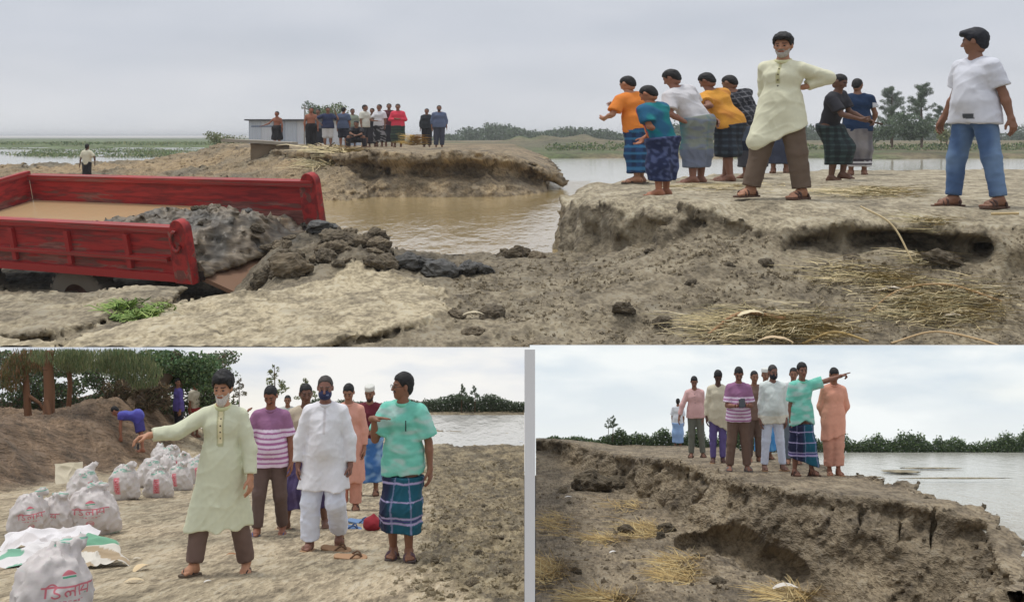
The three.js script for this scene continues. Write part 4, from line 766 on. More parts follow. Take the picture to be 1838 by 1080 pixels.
tr(584, 183, { label: 'man in white kurta and pyjamas wearing a black face mask', seed: 43, H: 1.72, turn: .02, look: .04, nod: .08, skin: C(132, 92, 78), hairC: C(66, 60, 56), hairline: .016, mask: C(50, 56, 90), fat: 1.1, belly: .055, broad: 1.05,
  legR: { t: [-.14, -1, .22], s: [-.02, -1, .04], f: [-.2, 0, 1] }, legL: { t: [.1, -1, .38], s: [.02, -.8, -.62], f: [.1, -.75, .7] }, armR: { u: [-.36, -1, .06], f: [-.06, -1, .2] }, armL: { u: [.34, -1, .06], f: [.04, -1, .22], curl: .9 },
  top: { name: 'kurta', color: (x, w, z) => z > 0 && Math.abs(x) < .014 && w > .25 ? C(206, 200, 202) : C(230, 228, 232), sleeve: .94, hem: .3, flare: .04, fold: .011, collar: C(224, 222, 226), inf: .02, sw: .02 }, bottom: { kind: 'trousers', color: C(222, 226, 240), wide: .036, ankle: .058, fold: .01 }, shoes: SLIP.tan });
const teal = tr(724, 195, { label: 'man in teal short-sleeved shirt and dark plaid lungi, glasses, hand raised', seed: 44, H: 1.72, turn: -.3, look: -1.15, nod: -.02, skin: C(134, 92, 70), puff: .008, glasses: 1, moustache: BLACK, broad: 1.05,
  legR: { t: [-.08, -1, .2], s: [.04, -1, -.12], f: [-.15, 0, 1] }, legL: { t: [-.06, -1, .2], s: [.02, -1, .05], f: [.15, 0, 1] }, armR: { u: [-.4, -.85, .25], f: [.0, .8, .45], h: [.92, .12, .3], palm: DOWN, thumb: [0, .2, 1], curl: .12 }, armL: { u: [.34, -1, .0], f: [.06, -1, .1] },
  top: { color: tieDye, sleeve: .44, hem: .13, inf: .024, collar: C(120, 206, 178), fold: .012, sw: .034, slant: -.1 }, bottom: { kind: 'lungi', end: .52, hemR: .12, color: lungiTeal, cell: .0095, fold: .02, slant: -.05 }, shoes: { sole: C(70, 60, 58), strap: C(96, 74, 84), wide: 1 } });
{ const p = base('pen', [0, 0, 0]); const w = teal.root.localToWorld(new THREE.Vector3(...V(V(teal.P, [.085, .33, .155], 1.0), [0, 0, 0]))); p.position.copy(w); mesh('barrel', bar([0, -.012, 0], [0, .014, 0], .0016, 6), plain(C(20, 40, 40)), p); mesh('clip', bar([.001, .0, .002], [.001, .013, .002], .0007, 4), plain(C(90, 110, 110), .3, .6), p); tag(p, 'dark pen clipped in the teal shirt pocket', 'pen'); }
tr(549, 157, { label: 'man in beige shirt and purple lungi walking behind the masked man', seed: 45, H: 1.68, turn: .05, look: .3, nod: .1, skin: C(112, 78, 62), legR: { t: [-.22, -1, .2], s: [-.14, -1, .05], f: [-.5, 0, 1] }, legL: { t: [.22, -1, .05], s: [.14, -1, -.1] }, top: { color: C(188, 174, 152), sleeve: .9, hem: .12 }, bottom: { kind: 'lungi', end: .55, color: plaid(C(84, 72, 112), [[C(110, 98, 140), .06, .01, 0, 'v'], [C(56, 48, 84), .08, .014, .02, 'v']]) }, shoes: SLIP.tan });
tr(626, 136, { label: 'man in salmon pink kurta and trousers behind the masked man', seed: 46, H: 1.68, turn: -.05, look: -.1, nod: .4, skin: C(150, 106, 84), top: { name: 'kurta', color: C(214, 158, 140), sleeve: .9, hem: .52, flare: .04, collar: C(206, 150, 132) }, bottom: { kind: 'trousers', color: C(206, 150, 132), wide: .03 }, shoes: SLIP.brown });
tr(664, 119, { label: 'man in white prayer cap, maroon shirt and blue lungi', seed: 47, H: 1.66, turn: -.1, look: -.15, nod: .25, skin: SKIN.dark, hair: false, cap: C(224, 224, 216), beard: C(52, 40, 36), armL: { u: [.2, -1, .1], f: [-.6, -.2, .7] }, armR: { u: [-.2, -1, .1], f: [.5, -.2, .8] }, legR: { t: [-.12, -1, .1] }, top: { color: C(100, 34, 48), sleeve: .44, hem: .06, inf: .022 }, bottom: { kind: 'lungi', end: .65, color: (x, y, z, a) => mixc(C(62, 112, 176), C(140, 176, 214), clamp(.2 + 1.6 * nz(x * 9, y * 10, z * 9), 0, 1)), fold: .016 }, shoes: SLIP.brown });
tr(516, 100, { label: 'distant man in pale grey T-shirt behind the polo shirt', seed: 48, lod: 1.4, H: 1.36, turn: .1, skin: SKIN.dark, top: { color: C(190, 192, 186), sleeve: .42, hem: .1 }, bottom: low1(C(90, 94, 104)) });
tr(247, 84, { label: 'boy in blue-purple sports kit bending down to the ground by the bank', seed: 49, lod: 1.3, H: 1.46, turn: -1.35, look: -1.5, nod: .9, torso: [-.95, .12, .2], skin: C(150, 100, 78), legR: { t: [.12, -1, -.2], s: [.1, -1, -.1], f: [-1, 0, 0] }, legL: { t: [.3, -1, .25], s: [.12, -1, .1], f: [-1, 0, .3] }, armL: { u: [-.05, -1, .1], f: [.08, -1, .05] }, armR: { u: [-.15, -1, -.1], f: [.05, -1, 0] }, top: { color: (x, w, z) => Math.abs(x) > .13 ? C(74, 70, 150) : C(84, 88, 168), sleeve: .2, hem: .1 }, bottom: { kind: 'shorts', end: .44, color: C(62, 58, 122), wide: .03 } });
tr(320, 77, { label: 'man in purple long-sleeved shirt and black shorts by the sandbags', seed: 50, lod: 1.3, H: 1.44, turn: -1.0, look: .7, skin: SKIN.dark, puff: .006, top: { color: C(92, 80, 148), sleeve: .9, hem: .1 }, bottom: shortL(C(34, 34, 44)) });
tr(349, 74, { label: 'man in cream shirt and red lungi behind the sandbags', seed: 51, lod: 1.4, H: 1.38, turn: 1.0, look: 1.1, skin: SKIN.dark, top: { color: C(200, 192, 172), sleeve: .42, hem: .06 }, bottom: low1(C(150, 52, 50), .5) });
tr(375, 72.5, { label: 'dark-haired man in grey shirt half hidden by the green kurta', seed: 52, lod: 1.4, H: 1.36, turn: .4, skin: SKIN.deep, top: { color: C(88, 80, 84), sleeve: .42, hem: .1 }, bottom: low1(C(62, 60, 72)) });

// --- on the embankment, lower right
const em = (u, ppm, o) => person({ group: GE, pos: lrAt(u, ppm), scale: LR.s, wide: .92, slope: .19, lod: 1.25, ...o });
em(1217, 63.5, { label: 'small distant man in white shirt and pale blue lungi, far left', seed: 61, lod: 1.5, H: 1.36, turn: 2.8, skin: SKIN.dark, top: { color: C(218, 222, 228), sleeve: .5, hem: .1 }, bottom: low1(C(150, 182, 226), .85) });
em(1249, 91, { label: 'young man in pale pink shirt and grey-green jeans leaning left', seed: 62, H: 1.62, turn: -.1, look: -.1, nod: .35, skin: C(136, 96, 76), torso: [-.06, 1, 0], armR: { u: [-.5, -1, .1], f: [-.3, -1, .1] }, armL: { u: [.1, -1, 0] }, legR: { t: [-.02, -1, 0] }, legL: { t: [.1, -1, 0] }, top: { color: C(216, 174, 170), sleeve: .92, hem: .08, buttons: 4 }, bottom: { kind: 'trousers', color: C(112, 114, 104), wide: .012 }, shoes: SLIP.brown });
em(1289, 102, { label: 'man in cream kurta bunched at hip over purple trousers', seed: 63, H: 1.64, turn: -.05, look: .1, nod: .5, skin: C(84, 56, 46), puff: .005, armR: { u: [-.22, -1, 0], f: [-.05, -1, .1] }, top: { name: 'kurta', color: C(206, 198, 174), sleeve: .92, hem: .22, slant: .5, fold: .012 }, bottom: { kind: 'trousers', color: C(100, 88, 142), wide: .008 }, shoes: SLIP.tan });
const texter = em(1326, 111, { label: 'man in purple striped polo looking down at two phones', seed: 64, H: 1.7, turn: 0, look: -.05, nod: .45, skin: C(138, 96, 78), fat: 1.08, belly: .04, moustache: C(50, 40, 38), armR: { u: [-.2, -.95, .2], f: [.45, .12, .85], h: [.5, .1, .8], palm: [0, 1, 0], curl: .7 }, armL: { u: [.22, -.95, .2], f: [-.5, .16, .85], h: [-.5, .1, .8], palm: [0, 1, 0], curl: .7 }, legR: { t: [-.1, -1, .03] }, legL: { t: [.08, -1, .05] }, top: { color: poloFix, sleeve: .44, hem: .1, collar: C(150, 106, 140), inf: .022, cell: .009 }, bottom: { kind: 'trousers', color: C(112, 90, 78), wide: .02 }, shoes: { sole: C(90, 86, 84), strap: C(120, 116, 114), wide: 1 } });
em(1354, 98, { label: 'man in brown clothes mostly hidden behind the polo shirt', seed: 65, lod: 1.4, H: 1.68, turn: .1, skin: SKIN.dark, top: { color: C(120, 96, 84), sleeve: .9, hem: .12 }, bottom: { kind: 'trousers', color: C(98, 80, 70) }, shoes: SLIP.dark });
em(1374, 94, { label: 'man in white cap and bright blue lungi behind the masked man', seed: 66, lod: 1.4, H: 1.74, turn: .1, skin: SKIN.dark, hair: false, cap: C(226, 228, 222), top: { color: C(220, 222, 224), sleeve: .5, hem: .08 }, bottom: { kind: 'lungi', end: .78, hemR: .13, color: (x, y, z) => mixc(C(64, 136, 196), C(120, 178, 220), clamp(2 * nz(x * 8, y * 3, z * 8), 0, 1)) }, shoes: SLIP.dark });
em(1387, 111, { label: 'man in white kurta and white trousers with black mask, looking right', seed: 67, H: 1.72, turn: .12, look: .3, nod: .15, skin: C(128, 92, 78), hairC: C(58, 54, 52), hairline: .014, mask: C(34, 36, 46), fat: 1.12, belly: .05, broad: 1.08, armR: { u: [-.14, -1, 0], f: [-.04, -1, .1] }, armL: { u: [.2, -1, 0], f: [.05, -1, .12] }, legR: { t: [-.08, -1, .02] }, legL: { t: [.12, -1, .02] }, top: { name: 'kurta', color: (x, w, z) => w < -.02 ? C(224, 221, 206) : C(214, 222, 218), sleeve: .94, hem: .15, fold: .013, inf: .02 }, bottom: { kind: 'trousers', color: C(214, 222, 240), wide: .012 }, shoes: SLIP.tan });
em(1425, 105, { label: 'man in grey mostly hidden behind the teal shirt', seed: 68, lod: 1.4, H: 1.66, turn: -.2, skin: SKIN.dark, top: { color: C(196, 198, 198), sleeve: .42, hem: .1 }, bottom: { kind: 'trousers', color: C(104, 116, 128) }, shoes: SLIP.dark });
em(1439, 117, { label: 'man in teal shirt and plaid lungi pointing right into the distance', seed: 69, H: 1.74, turn: .35, look: .15, nod: -.05, skin: C(128, 88, 70), puff: .008, armL: { u: [.93, .28, .15], f: [.93, .32, .15], point: 1, palm: DOWN, thumb: [0, .5, 1] }, armR: { u: [-.15, -1, -.05], f: [.0, -1, .1] }, legR: { t: [-.05, -1, .0] }, legL: { t: [.1, -1, .1] }, top: { color: tieDye, sleeve: .42, hem: .12, curve: -.05, inf: .024, collar: C(120, 206, 178), sw: .03 }, bottom: { kind: 'lungi', end: .62, hemR: .12, slant: -.35, color: lungiTeal, cell: .01, fold: .02 }, shoes: SLIP.brown });
em(1496, 116, { label: 'man in salmon pink kurta and trousers with hands clasped behind him', seed: 70, H: 1.68, turn: .05, look: .15, nod: .4, skin: C(150, 102, 78), torso: [.02, 1, 0], fat: 1.05, armR: { u: [-.25, -1, -.2], f: [.35, -.9, -.5] }, armL: { u: [.3, -1, -.2], f: [-.3, -.9, -.5] }, legR: { t: [.02, -1, .02] }, legL: { t: [-.02, -1, .12] }, top: { name: 'kurta', color: C(222, 160, 136), sleeve: .92, hem: .3, slant: -.35, flare: .03, fold: .01, collar: C(212, 150, 128) }, bottom: { kind: 'trousers', color: C(204, 148, 126), wide: .034, ankle: .06, end: .9, fold: .012 }, shoes: SLIP.tan });
for (const s of ['r', 'l']) { const h = handAt(texter, s, .1), ph = base('phone', [h[0] + (s === 'r' ? .006 : -.006), h[1] + .012, h[2] + .006]); ph.rotation.x = -.5; mesh('case', box(.017, .034, .003), plain(C(24, 24, 28), .4), ph); mesh('screen', box(.0155, .031, .0006, 0, 0, .0019), plain(C(50, 54, 60), .1), ph); tag(ph, s === 'r' ? 'black phone in the right hand of the striped polo man' : 'black phone in the left hand of the striped polo man', 'phone'); }
{ const h = handAt(pointer, 'r', .1), k = base('key_ring', [h[0], h[1] - .008, h[2]]); const t = new THREE.TorusGeometry(.006, .0012, 6, 16); mesh('ring', t, plain(C(150, 150, 154), .3, .8), k); mesh('key', box(.004, .014, .0015, .002, -.012, 0), plain(C(60, 62, 70), .4, .6), k); mesh('key', box(.005, .012, .0015, -.005, -.011, .001), plain(C(140, 140, 146), .3, .8), k); tag(k, 'small bunch of keys dangling from the pointing hand', 'keys'); }
console.log('people done');

// ------------------------------------------------------------------ dump truck
const redTex = (seed, wear) => { const a = tileNoise(256, 4, 5, seed), b = tileNoise(256, 16, 4, seed + 5); return dataTex(256, (x, y, i) => { const v = y / 255, w = clamp((a[i] - .5) * 5 + (b[i] - .5) * 3 + wear - v * wear * 1.9, 0, 1); let r = mixc([168, 44, 41], [126, 32, 33], clamp((b[i] - .4) * 4, 0, 1)); r = mixc(r, mixc([142, 112, 98], [110, 76, 66], clamp((b[i] - .45) * 6, 0, 1)), w > .35 ? clamp((w - .35) * 2.2, 0, .75) : 0); return r; }, true); };
M.redOut = new THREE.MeshStandardMaterial({ map: redTex(5, .5), roughness: .6 });
M.redIn = new THREE.MeshStandardMaterial({ map: redTex(19, 1.75), roughness: .7 });
M.red = plain(C(160, 42, 40), .6); M.redRail = new THREE.MeshStandardMaterial({ map: redTex(33, .3), color: new THREE.Color(1.08, 1.05, 1.05), roughness: .55 }); M.iron = plain(C(60, 52, 48), .7, .4); M.rubber = plain(C(112, 104, 92), .95); M.black = plain(C(26, 26, 26), .9);
const truckPose = o => { o.position.set(-3.0, .12, -15.93); o.rotation.order = 'YXZ'; o.rotation.y = -.558; o.rotation.x = .21; return o; };
{
  const t = truckPose(base('dump_truck', [0, 0, 0])), L = 5.4, W = 1.1, Hh = .52;
  tag(t, 'red dump truck bed sunk and tilted in the mud', 'truck');
  for (const q of [1, -1]) {
    const p = mesh('side_panel', box(L, Hh, .045, -L / 2, Hh / 2, q * W), q > 0 ? M.redOut : M.redIn, t); tag(p, q > 0 ? 'near red side panel with ribs and rails' : 'far red side panel with scraped inner face');
    mesh('top_rail', new THREE.BoxGeometry(L + .02, .075, .12).translate(-L / 2, Hh + .02, q * W), M.redRail, p);
    mesh('bottom_rail', box(L + .02, .09, .1, -L / 2, -.01, q * (W + .03)), M.red, p);
    mesh('middle_rail', box(L - .32, .05, .07, -L / 2 - .15, .2, q * (W + .05)), M.redRail, p);
    for (let i = 0; i < 5; i++) mesh('rib', box(.07, Hh - .12, .05, -.95 - i * 1.02, .27, q * (W + .052)), M.red, p);
    const s = new THREE.Shape(); s.moveTo(0, -.06); s.lineTo(.26, -.06); s.lineTo(.26, .52); s.absarc(.15, .555, .11, 0, Math.PI * .9, false); s.lineTo(0, .53); s.closePath();
    const pg = new THREE.ExtrudeGeometry(s, { depth: .1, bevelEnabled: true, bevelSize: .008, bevelThickness: .008, bevelSegments: 2, curveSegments: 14 }); pg.translate(-.22, 0, q > 0 ? W - .02 : -W - .08);
    const post = mesh('corner_post', pg, M.redOut, t);
    const lt = new THREE.TorusGeometry(.085, .018, 8, 18, Math.PI * 1.5); lt.rotateZ(1.2); lt.scale(.8, 1.3, 1); lt.translate(-.1, .43, q * (W + .11)); mesh('latch', lt, M.redRail, post);
  }
  const hb = mesh('headboard', box(.06, Hh + .04, 2.15, -L - .035, Hh / 2 + .02, 0), M.redIn, t); mesh('top_rail', box(.1, .07, 2.2, -L - .03, Hh + .075, 0), M.redRail, hb);
  mesh('bed_floor', box(L, .05, 2.15, -L / 2, -.045, 0), M.iron, t);
  const tg = new THREE.BoxGeometry(.62, .05, 2.1); tg.translate(.31, 0, 0); tg.rotateZ(-.3); tg.translate(.03, -.03, 0); const gate = mesh('tailgate', tg, plain(C(122, 92, 70), .85), t); tag(gate, 'lowered muddy tailgate');
  mesh('hinge', box(.12, .1, .06, .05, .0, -W + .02), M.iron, gate); mesh('hinge', box(.12, .1, .06, .05, .0, W - .06), M.iron, gate);
  for (const q of [1, -1]) mesh('chassis_beam', box(L - .2, .18, .1, -L / 2, -.17, q * .42), M.iron, t);
  for (const [x, q] of [[-2.1, 1], [-2.1, -1], [-4.2, 1], [-4.2, -1]]) {
    const prof = [[.27, -.13], [.42, -.14], [.485, -.12], [.5, -.07], [.5, .07], [.485, .12], [.42, .14], [.27, .13]].map(p => new THREE.Vector2(...p));
    const tg2 = new THREE.LatheGeometry(prof, 40); tg2.rotateX(Math.PI / 2); tg2.translate(x, -.5, q * .93); const w = mesh('wheel', tg2, M.rubber, t);
    const rg = new THREE.LatheGeometry([[.02, .04], [.12, .06], [.2, .0], [.27, .1], [.285, .13]].map(p => new THREE.Vector2(...p)), 24); rg.rotateX(Math.PI / 2); if (q < 0) rg.rotateY(Math.PI); rg.translate(x, -.5, q * .93); mesh('rim', rg, plain(C(92, 66, 56), .8), w);
    const lugs = []; for (let i = 0; i < 28; i++) { const a = i / 28 * Math.PI * 2, l = new THREE.BoxGeometry(.05, .03, .24); l.translate(0, .505, 0); l.rotateZ(a); l.translate(x, -.5, q * .93); lugs.push(l); }
    const tr2 = mesh('tread', join(lugs), M.rubber, w); tr2.userData.kind = 'stuff';
  }
  // load: liquid silt in front, dug clay heaped at the tail
  const col = mixc(C(178, 152, 118), C(150, 126, 96), .3);
  const mg = box3nets([-5.35, -.05, -1.07], [.42, 1.1, 1.07], .03, (x, y, z) => {
    const a = (x + .75) / 1.45, b = (z - .35) / .85; let h = .17 + .37 * Math.exp(-a * a - b * b * .8) + .12 * Math.exp(-Math.pow((x + 2.1) / .9, 2) - Math.pow((z - .7) / .4, 2)); h -= .55 * sstep(-.15, .42, x) + .12 * sstep(-.2, -1, z) * sstep(-2, -.4, x);
    const heap = sstep(-2.7, -1.9, x + z * .5);
    let f = (y - h) * .85 + heap * (.2 * fbm(x * 2.4, y * 2.4, z * 2.4, 3) + .2 * Math.abs(fbm(x * 5, y * 5, z * 5, 2)) + .05 * nz(x * 14, y * 14, z * 14)) + .008 * nz(x * 6, y, z * 6);
    return Math.max(f, x - .38, -5.33 - x, Math.abs(z) - 1.06, -.02 - y);
  }, { slack: .12, color: (x, y, z) => { const h = sstep(-2.6, -2.0, x + z * .5 + .5 * fbm(x * 2, y, z * 2, 2)), n = fbm(x * 2.6, y * 3, z * 2.6, 3); return mixc(col, mixc(C(132, 120, 102), C(88, 84, 76), clamp(.4 + n * 2.4, 0, 1)), h); } });
  soilUV(mg); const silt = new THREE.PlaneGeometry(3.6, 2.12, 1, 1); silt.rotateX(-Math.PI / 2); silt.translate(-3.55, .2, 0); const ml = truckPose(base('mud_load', [0, 0, 0])); mesh('mud', mg, M.wetClay, ml); mesh('silt_water', silt, waterMat(C(186, 158, 120), .2, 1, .5, .006), ml); tag(ml, 'wet clay heap and brown silt filling the red truck bed', 'mud');
}
// ------------------------------------------------------------------ clods
function clodGeo(seed, flat) { const g = new THREE.IcosahedronGeometry(1, 5), p = g.attributes.position; for (let i = 0; i < p.count; i++) { let x = p.getX(i), y = p.getY(i), z = p.getZ(i); const k = 1 + .5 * fbm(x * 1.1 + seed, y * 1.1, z * 1.1, 2) + .35 * Math.abs(fbm(x * 3 + seed, y * 3, z * 3, 2)) - .1 + .09 * nz(x * 9, y * 9 + seed, z * 9); p.setXYZ(i, x * k, Math.max(-.55, y * k) * flat, z * k); } g.computeVertexNormals(); return g; }
const tones = [C(138, 126, 106), C(118, 108, 91), C(76, 75, 71), C(158, 146, 124)];
const clodVar = []; for (let t = 0; t < 4; t++) for (let v = 0; v < 3; v++) { const g = clodGeo(3.7 * v + t * 11, .66 + .1 * v); paint(g, (x, y, z) => { const k = .85 + .5 * fbm(x * 2 + t, y * 2, z * 2, 3); return tones[t].map(c => c * k); }); soilUV(g, .4); clodVar.push(g); }
function clod(pos, r, tone, k, label, group, name = 'mud_clod') { const m = mesh(name, clodVar[tone * 3 + k % 3], tone === 2 ? M.wetClay : M.soil); m.position.set(...pos); m.scale.set(r * (1 + .35 * Math.sin(k * 2.1)), r * (.85 + .2 * Math.cos(k)), r); m.rotation.y = k * 1.9; m.rotation.z = .35 * Math.sin(k * 3.3); return tag(m, label, 'clod', group); }
{
  const r = rng(77), g1 = 'brown clay clods heaped on the dug mound', g2 = 'dark wet clay lumps on the mound';
  for (let i = 0; i < 85; i++) {
    const u = 420 + r() * 440, d = 13.2 + r() * 2.6, mu = (u - 610) / 215, md = (d - 14.6) / 1.6; if (mu * mu + md * md > 1.05 || u < 430 + (d - 13.3) * 18 || (u > 690 && d > 14.2 - (u - 690) * .003)) { r(); continue; }
    const x = PX(u, d), dark = (u > 690 && d < 15) ? r() < .5 : r() < .06, s = .06 + .13 * r() * r();
    clod([x, groundY(x, d) + s * .2, -d], s, dark ? 2 : r() < .5 ? 0 : 1, i, dark ? 'dark wet clay lump on the mound beyond the pale slab' : 'brown clay clod on the mound behind the truck', dark ? g2 : g1);
  }
  for (const [u, d, s, t] of [[790, 13.6, .2, 2], [840, 13.7, .17, 2], [735, 13.7, .17, 2], [865, 13.8, .12, 2], [770, 13.9, .13, 2], [690, 13.5, .16, 1], [520, 13.2, .22, 0], [455, 13.3, .2, 0], [600, 14.2, .18, 1], [660, 14.9, .15, 0], [625, 15.2, .15, 0], [575, 14.9, .16, 2]]) { const x = PX(u, d); clod([x, groundY(x, d) + s * .25, -d], s, t, u, t === 2 ? 'dark wet clay lump on the mound beyond the pale slab' : 'brown clay clod on the mound behind the truck', t === 2 ? g2 : g1); }
  for (const [u, d, s, t] of [[930, 15.9, .15, 1], [965, 15.6, .11, 0], [905, 16.4, .1, 1], [1165, 13.1, .05, 1], [1310, 11.5, .06, 1], [1530, 11.7, .07, 1], [1375, 11.6, .07, 1], [880, 11.0, .1, 1], [850, 10.4, .08, 0], [820, 10.9, .07, 0], [1240, 11.2, .05, 1], [1190, 10.4, .09, 1], [1120, 10.6, .09, 1], [1700, 11.6, .16, 1], [960, 9.7, .13, 3]]) { const x = PX(u, d); clod([x, groundY(x, d) + s * .2, -d], s, t, u, 'earth clod lying on the slope below the near bank', 'loose clods below the near bank'); }
  for (const [u, D, s, t] of [[1062, 27.6, .42, 1], [1105, 28, .25, 1], [1195, 20, .13, 1], [1187, 18.9, .1, 1], [1125, 19.8, .14, 0], [1254, 16.3, .08, 1], [1290, 14.4, .09, 0], [1010, 27, .12, 3], [1035, 15.2, .08, 1], [1020, 24.5, .08, 3], [1420, 15.2, .06, 3]]) { const X = LR.px(u, D), p = LR.w(X, lrY(X, D) + s * .2, D); clod(p, s * LR.s, t, u, 'earth clod on the low ground under the embankment', 'clods under the embankment'); }
  for (const [u, ppm, s] of [[822, 166, .07], [895, 176, .05], [860, 190, .05], [780, 205, .05], [905, 215, .07], [845, 225, .06], [925, 160, .06], [800, 150, .06], [870, 135, .07]]) { const D = F / ppm, X = LL.px(u, D), p = LL.w(X, llY(X, D) + s * .2, D); clod(p, s * LL.s, 3, u, 'pale dry clod in the tilled mud', 'pale clods in the tilled mud'); }
  { const ref = truckPose(new THREE.Group()); ref.updateMatrixWorld(true); for (let i = 0; i < 16; i++) { const x = -1.9 + r() * 2.0, z = -.5 + r() * 1.4, a = (x + .75) / 1.45, b = (z - .35) / .85, y = .15 + .37 * Math.exp(-a * a - b * b * .8) - .45 * sstep(-.15, .42, x), w = new THREE.Vector3(x, y, z).applyMatrix4(ref.matrixWorld).toArray(), dk = r() < .2; clod(w, .04 + .07 * r(), dk ? 2 : 1, i, dk ? 'dark wet clay lump on the load of the red truck' : 'brown clay lump on the load of the red truck', dk ? 'dark lumps on the truck load' : 'brown lumps on the truck load'); } }
  // loose crumbs
  const crumb = (() => { const g = new THREE.IcosahedronGeometry(1, 2), p = g.attributes.position; for (let i = 0; i < p.count; i++) { const x = p.getX(i), y = p.getY(i), z = p.getZ(i), k = .8 + .7 * nz(x * 1.7 + 5, y * 1.7, z * 1.7) + .35 * nz(x * 4, y * 4, z * 4); p.setXYZ(i, x * k, y * k, z * k); } g.computeVertexNormals(); return g; })();
  const scatter = (name, label, n, put, tone) => { const im = new THREE.InstancedMesh(crumb, new THREE.MeshStandardMaterial({ roughness: .95 }), n), m = new THREE.Matrix4(), q = new THREE.Quaternion(), e = new THREE.Euler(), c = new THREE.Color(); for (let i = 0; i < n; i++) { const [p, s] = put(); e.set(r() * 6, r() * 6, r() * 6); q.setFromEuler(e); m.compose(new THREE.Vector3(...p), q, new THREE.Vector3(s * (.7 + .7 * r()), s * (.5 + .5 * r()), s)); im.setMatrixAt(i, m); const k = .7 + .6 * r(); c.setRGB(...tone.map(v => v * k)); im.setColorAt(i, c); } im.name = numbered(name); im.castShadow = im.receiveShadow = true; scene.add(im); tag(im, label, 'clods', null, 'stuff'); };
  const pick = (fn) => () => { for (;;) { const v = fn(); if (v) return v; } };
  scatter('loose_crumbs', 'small earth crumbs strewn over the slope below the bank', 5200, pick(() => { const u = 815 + r() * 1040, d = 9.5 + r() * 7 * (1 - r() * .5), x = PX(u, d); if (fbm(x * 1.3, 0, d * 1.3, 2) < r() * .5 - .25) return; if (groundCol(x, d).sdR < .05 || (d > 16 && u > 1000)) return; const s = .005 + .024 * Math.pow(r(), 5); return [[x, groundY(x, d) + s * .05, -d], s]; }), C(140, 128, 106));
  scatter('loose_crumbs', 'small crumbs of earth on the low ground by the embankment', 2200, pick(() => { const u = 965 + r() * 830, D = 12 + r() * 17, X = LR.px(u, D); if (embCol(X, D).sd < -.2) return; const s = .01 + .035 * Math.pow(r(), 5); return [LR.w(X, lrY(X, D) + s * .05, D), s * LR.s]; }), C(128, 116, 97));
  scatter('loose_crumbs', 'small crumbs of soil in the tilled mud', 2600, pick(() => { const u = 700 + r() * 240, D = 9.8 + r() * 15, X = LL.px(u, D); if (u < 745 && r() < .7) return; const s = .008 + .034 * Math.pow(r(), 5); return [LL.w(X, llY(X, D) + s * .05, D), s * LL.s]; }), C(146, 134, 110));
}
// ------------------------------------------------------------------ straw, weeds, stalks, litter
function blades(n, seed, place, len, wid, cols, lift = .25) {   // place() -> [x,y,z, scale]
  const r = rng(seed), pos = [], col = [];
  for (let i = 0; i < n; i++) {
    const [x, y, z, s] = place(r), a = r() * Math.PI * 2, L = len * s * (.5 + r()), w = wid * s * (.7 + .6 * r()), c = cols[(r() * cols.length) | 0], k = .75 + .5 * r(), bend = (r() - .5) * 1.2, up = lift * r();
    let px = x, py = y + .2 * w, pz = z, dir = a; const pts = []; for (let j = 0; j < 4; j++) { pts.push([px, py, pz, dir]); dir += bend * .4; px += Math.cos(dir) * L / 3; pz += Math.sin(dir) * L / 3; py += L / 3 * up * (j < 2 ? 1 : -.8); }
    for (let j = 0; j < 3; j++) { const A = pts[j], B = pts[j + 1], wa = w * (1 - j / 4), wb = w * (1 - (j + 1) / 4), na = [-Math.sin(A[3]) * wa, wa * .6, Math.cos(A[3]) * wa], nb = [-Math.sin(B[3]) * wb, wb * .6, Math.cos(B[3]) * wb];
      const q = [[A[0] - na[0], A[1] - na[1], A[2] - na[2]], [A[0] + na[0], A[1] + na[1], A[2] + na[2]], [B[0] + nb[0], B[1] + nb[1], B[2] + nb[2]], [B[0] - nb[0], B[1] - nb[1], B[2] - nb[2]]]; for (const t of [0, 1, 2, 0, 2, 3]) { pos.push(...q[t]); col.push(c[0] * k, c[1] * k, c[2] * k); } }
  }
  const g = new THREE.BufferGeometry(); g.setAttribute('position', new THREE.Float32BufferAttribute(pos, 3)); g.setAttribute('color', new THREE.Float32BufferAttribute(col, 3)); g.computeVertexNormals(); return g;
}
const STRAW = [C(198, 180, 136), C(172, 156, 114), C(150, 138, 100), C(210, 194, 156), C(122, 114, 82)], GOLD = [C(184, 158, 104), C(164, 138, 88), C(146, 124, 84), C(192, 172, 124)], WEED = [C(122, 146, 72), C(102, 130, 62), C(146, 164, 90)];
const gauss = r => (r() + r() + r() - 1.5) / 1.5;
function topStraw(name, label, u, d, ru, rd, n, seed, cols = STRAW, len = .3, wid = .0042, lift = .2, cat = 'straw') { tag(mesh(name, blades(n, seed, r => { const uu = u + ru * gauss(r), dd = d + rd * gauss(r), x = PX(uu, dd); return [x, groundY(x, dd) + .035 * r(), -dd, 1]; }, len, wid, cols, lift), M.straw), label, cat, null, 'stuff'); }
topStraw('straw_patch', 'heap of dry straw in the middle foreground', 1390, 10.25, 190, .45, 1500, 1);
topStraw('straw_patch', 'tangled dry straw by the right edge of the slope', 1690, 10.7, 170, .6, 1100, 2);
topStraw('straw_patch', 'thin straw below the overhanging bank', 1560, 11.2, 150, .4, 380, 3);
topStraw('straw_patch', 'flattened straw on the bank behind the lime kurta man', 1560, 14.9, 120, 1.7, 800, 4, STRAW, .24, .0045, .12);
topStraw('straw_patch', 'straw caught on the earth under the overhang', 1660, 11.75, 60, .25, 200, 5);
topStraw('straw_patch', 'scattered straw along the bank top', 1290, 16.5, 170, 2, 260, 6, STRAW, .2, .004, .1);
topStraw('weed_patch', 'small green creeping weeds beside the slab', 245, 11.1, 75, .45, 900, 7, WEED, .11, .008, .6, 'weeds');
topStraw('dead_roots', 'pale roots and brush hanging on the far bank', 590, 36.5, 50, 1.6, 260, 8, STRAW, .8, .02, .3, 'roots');
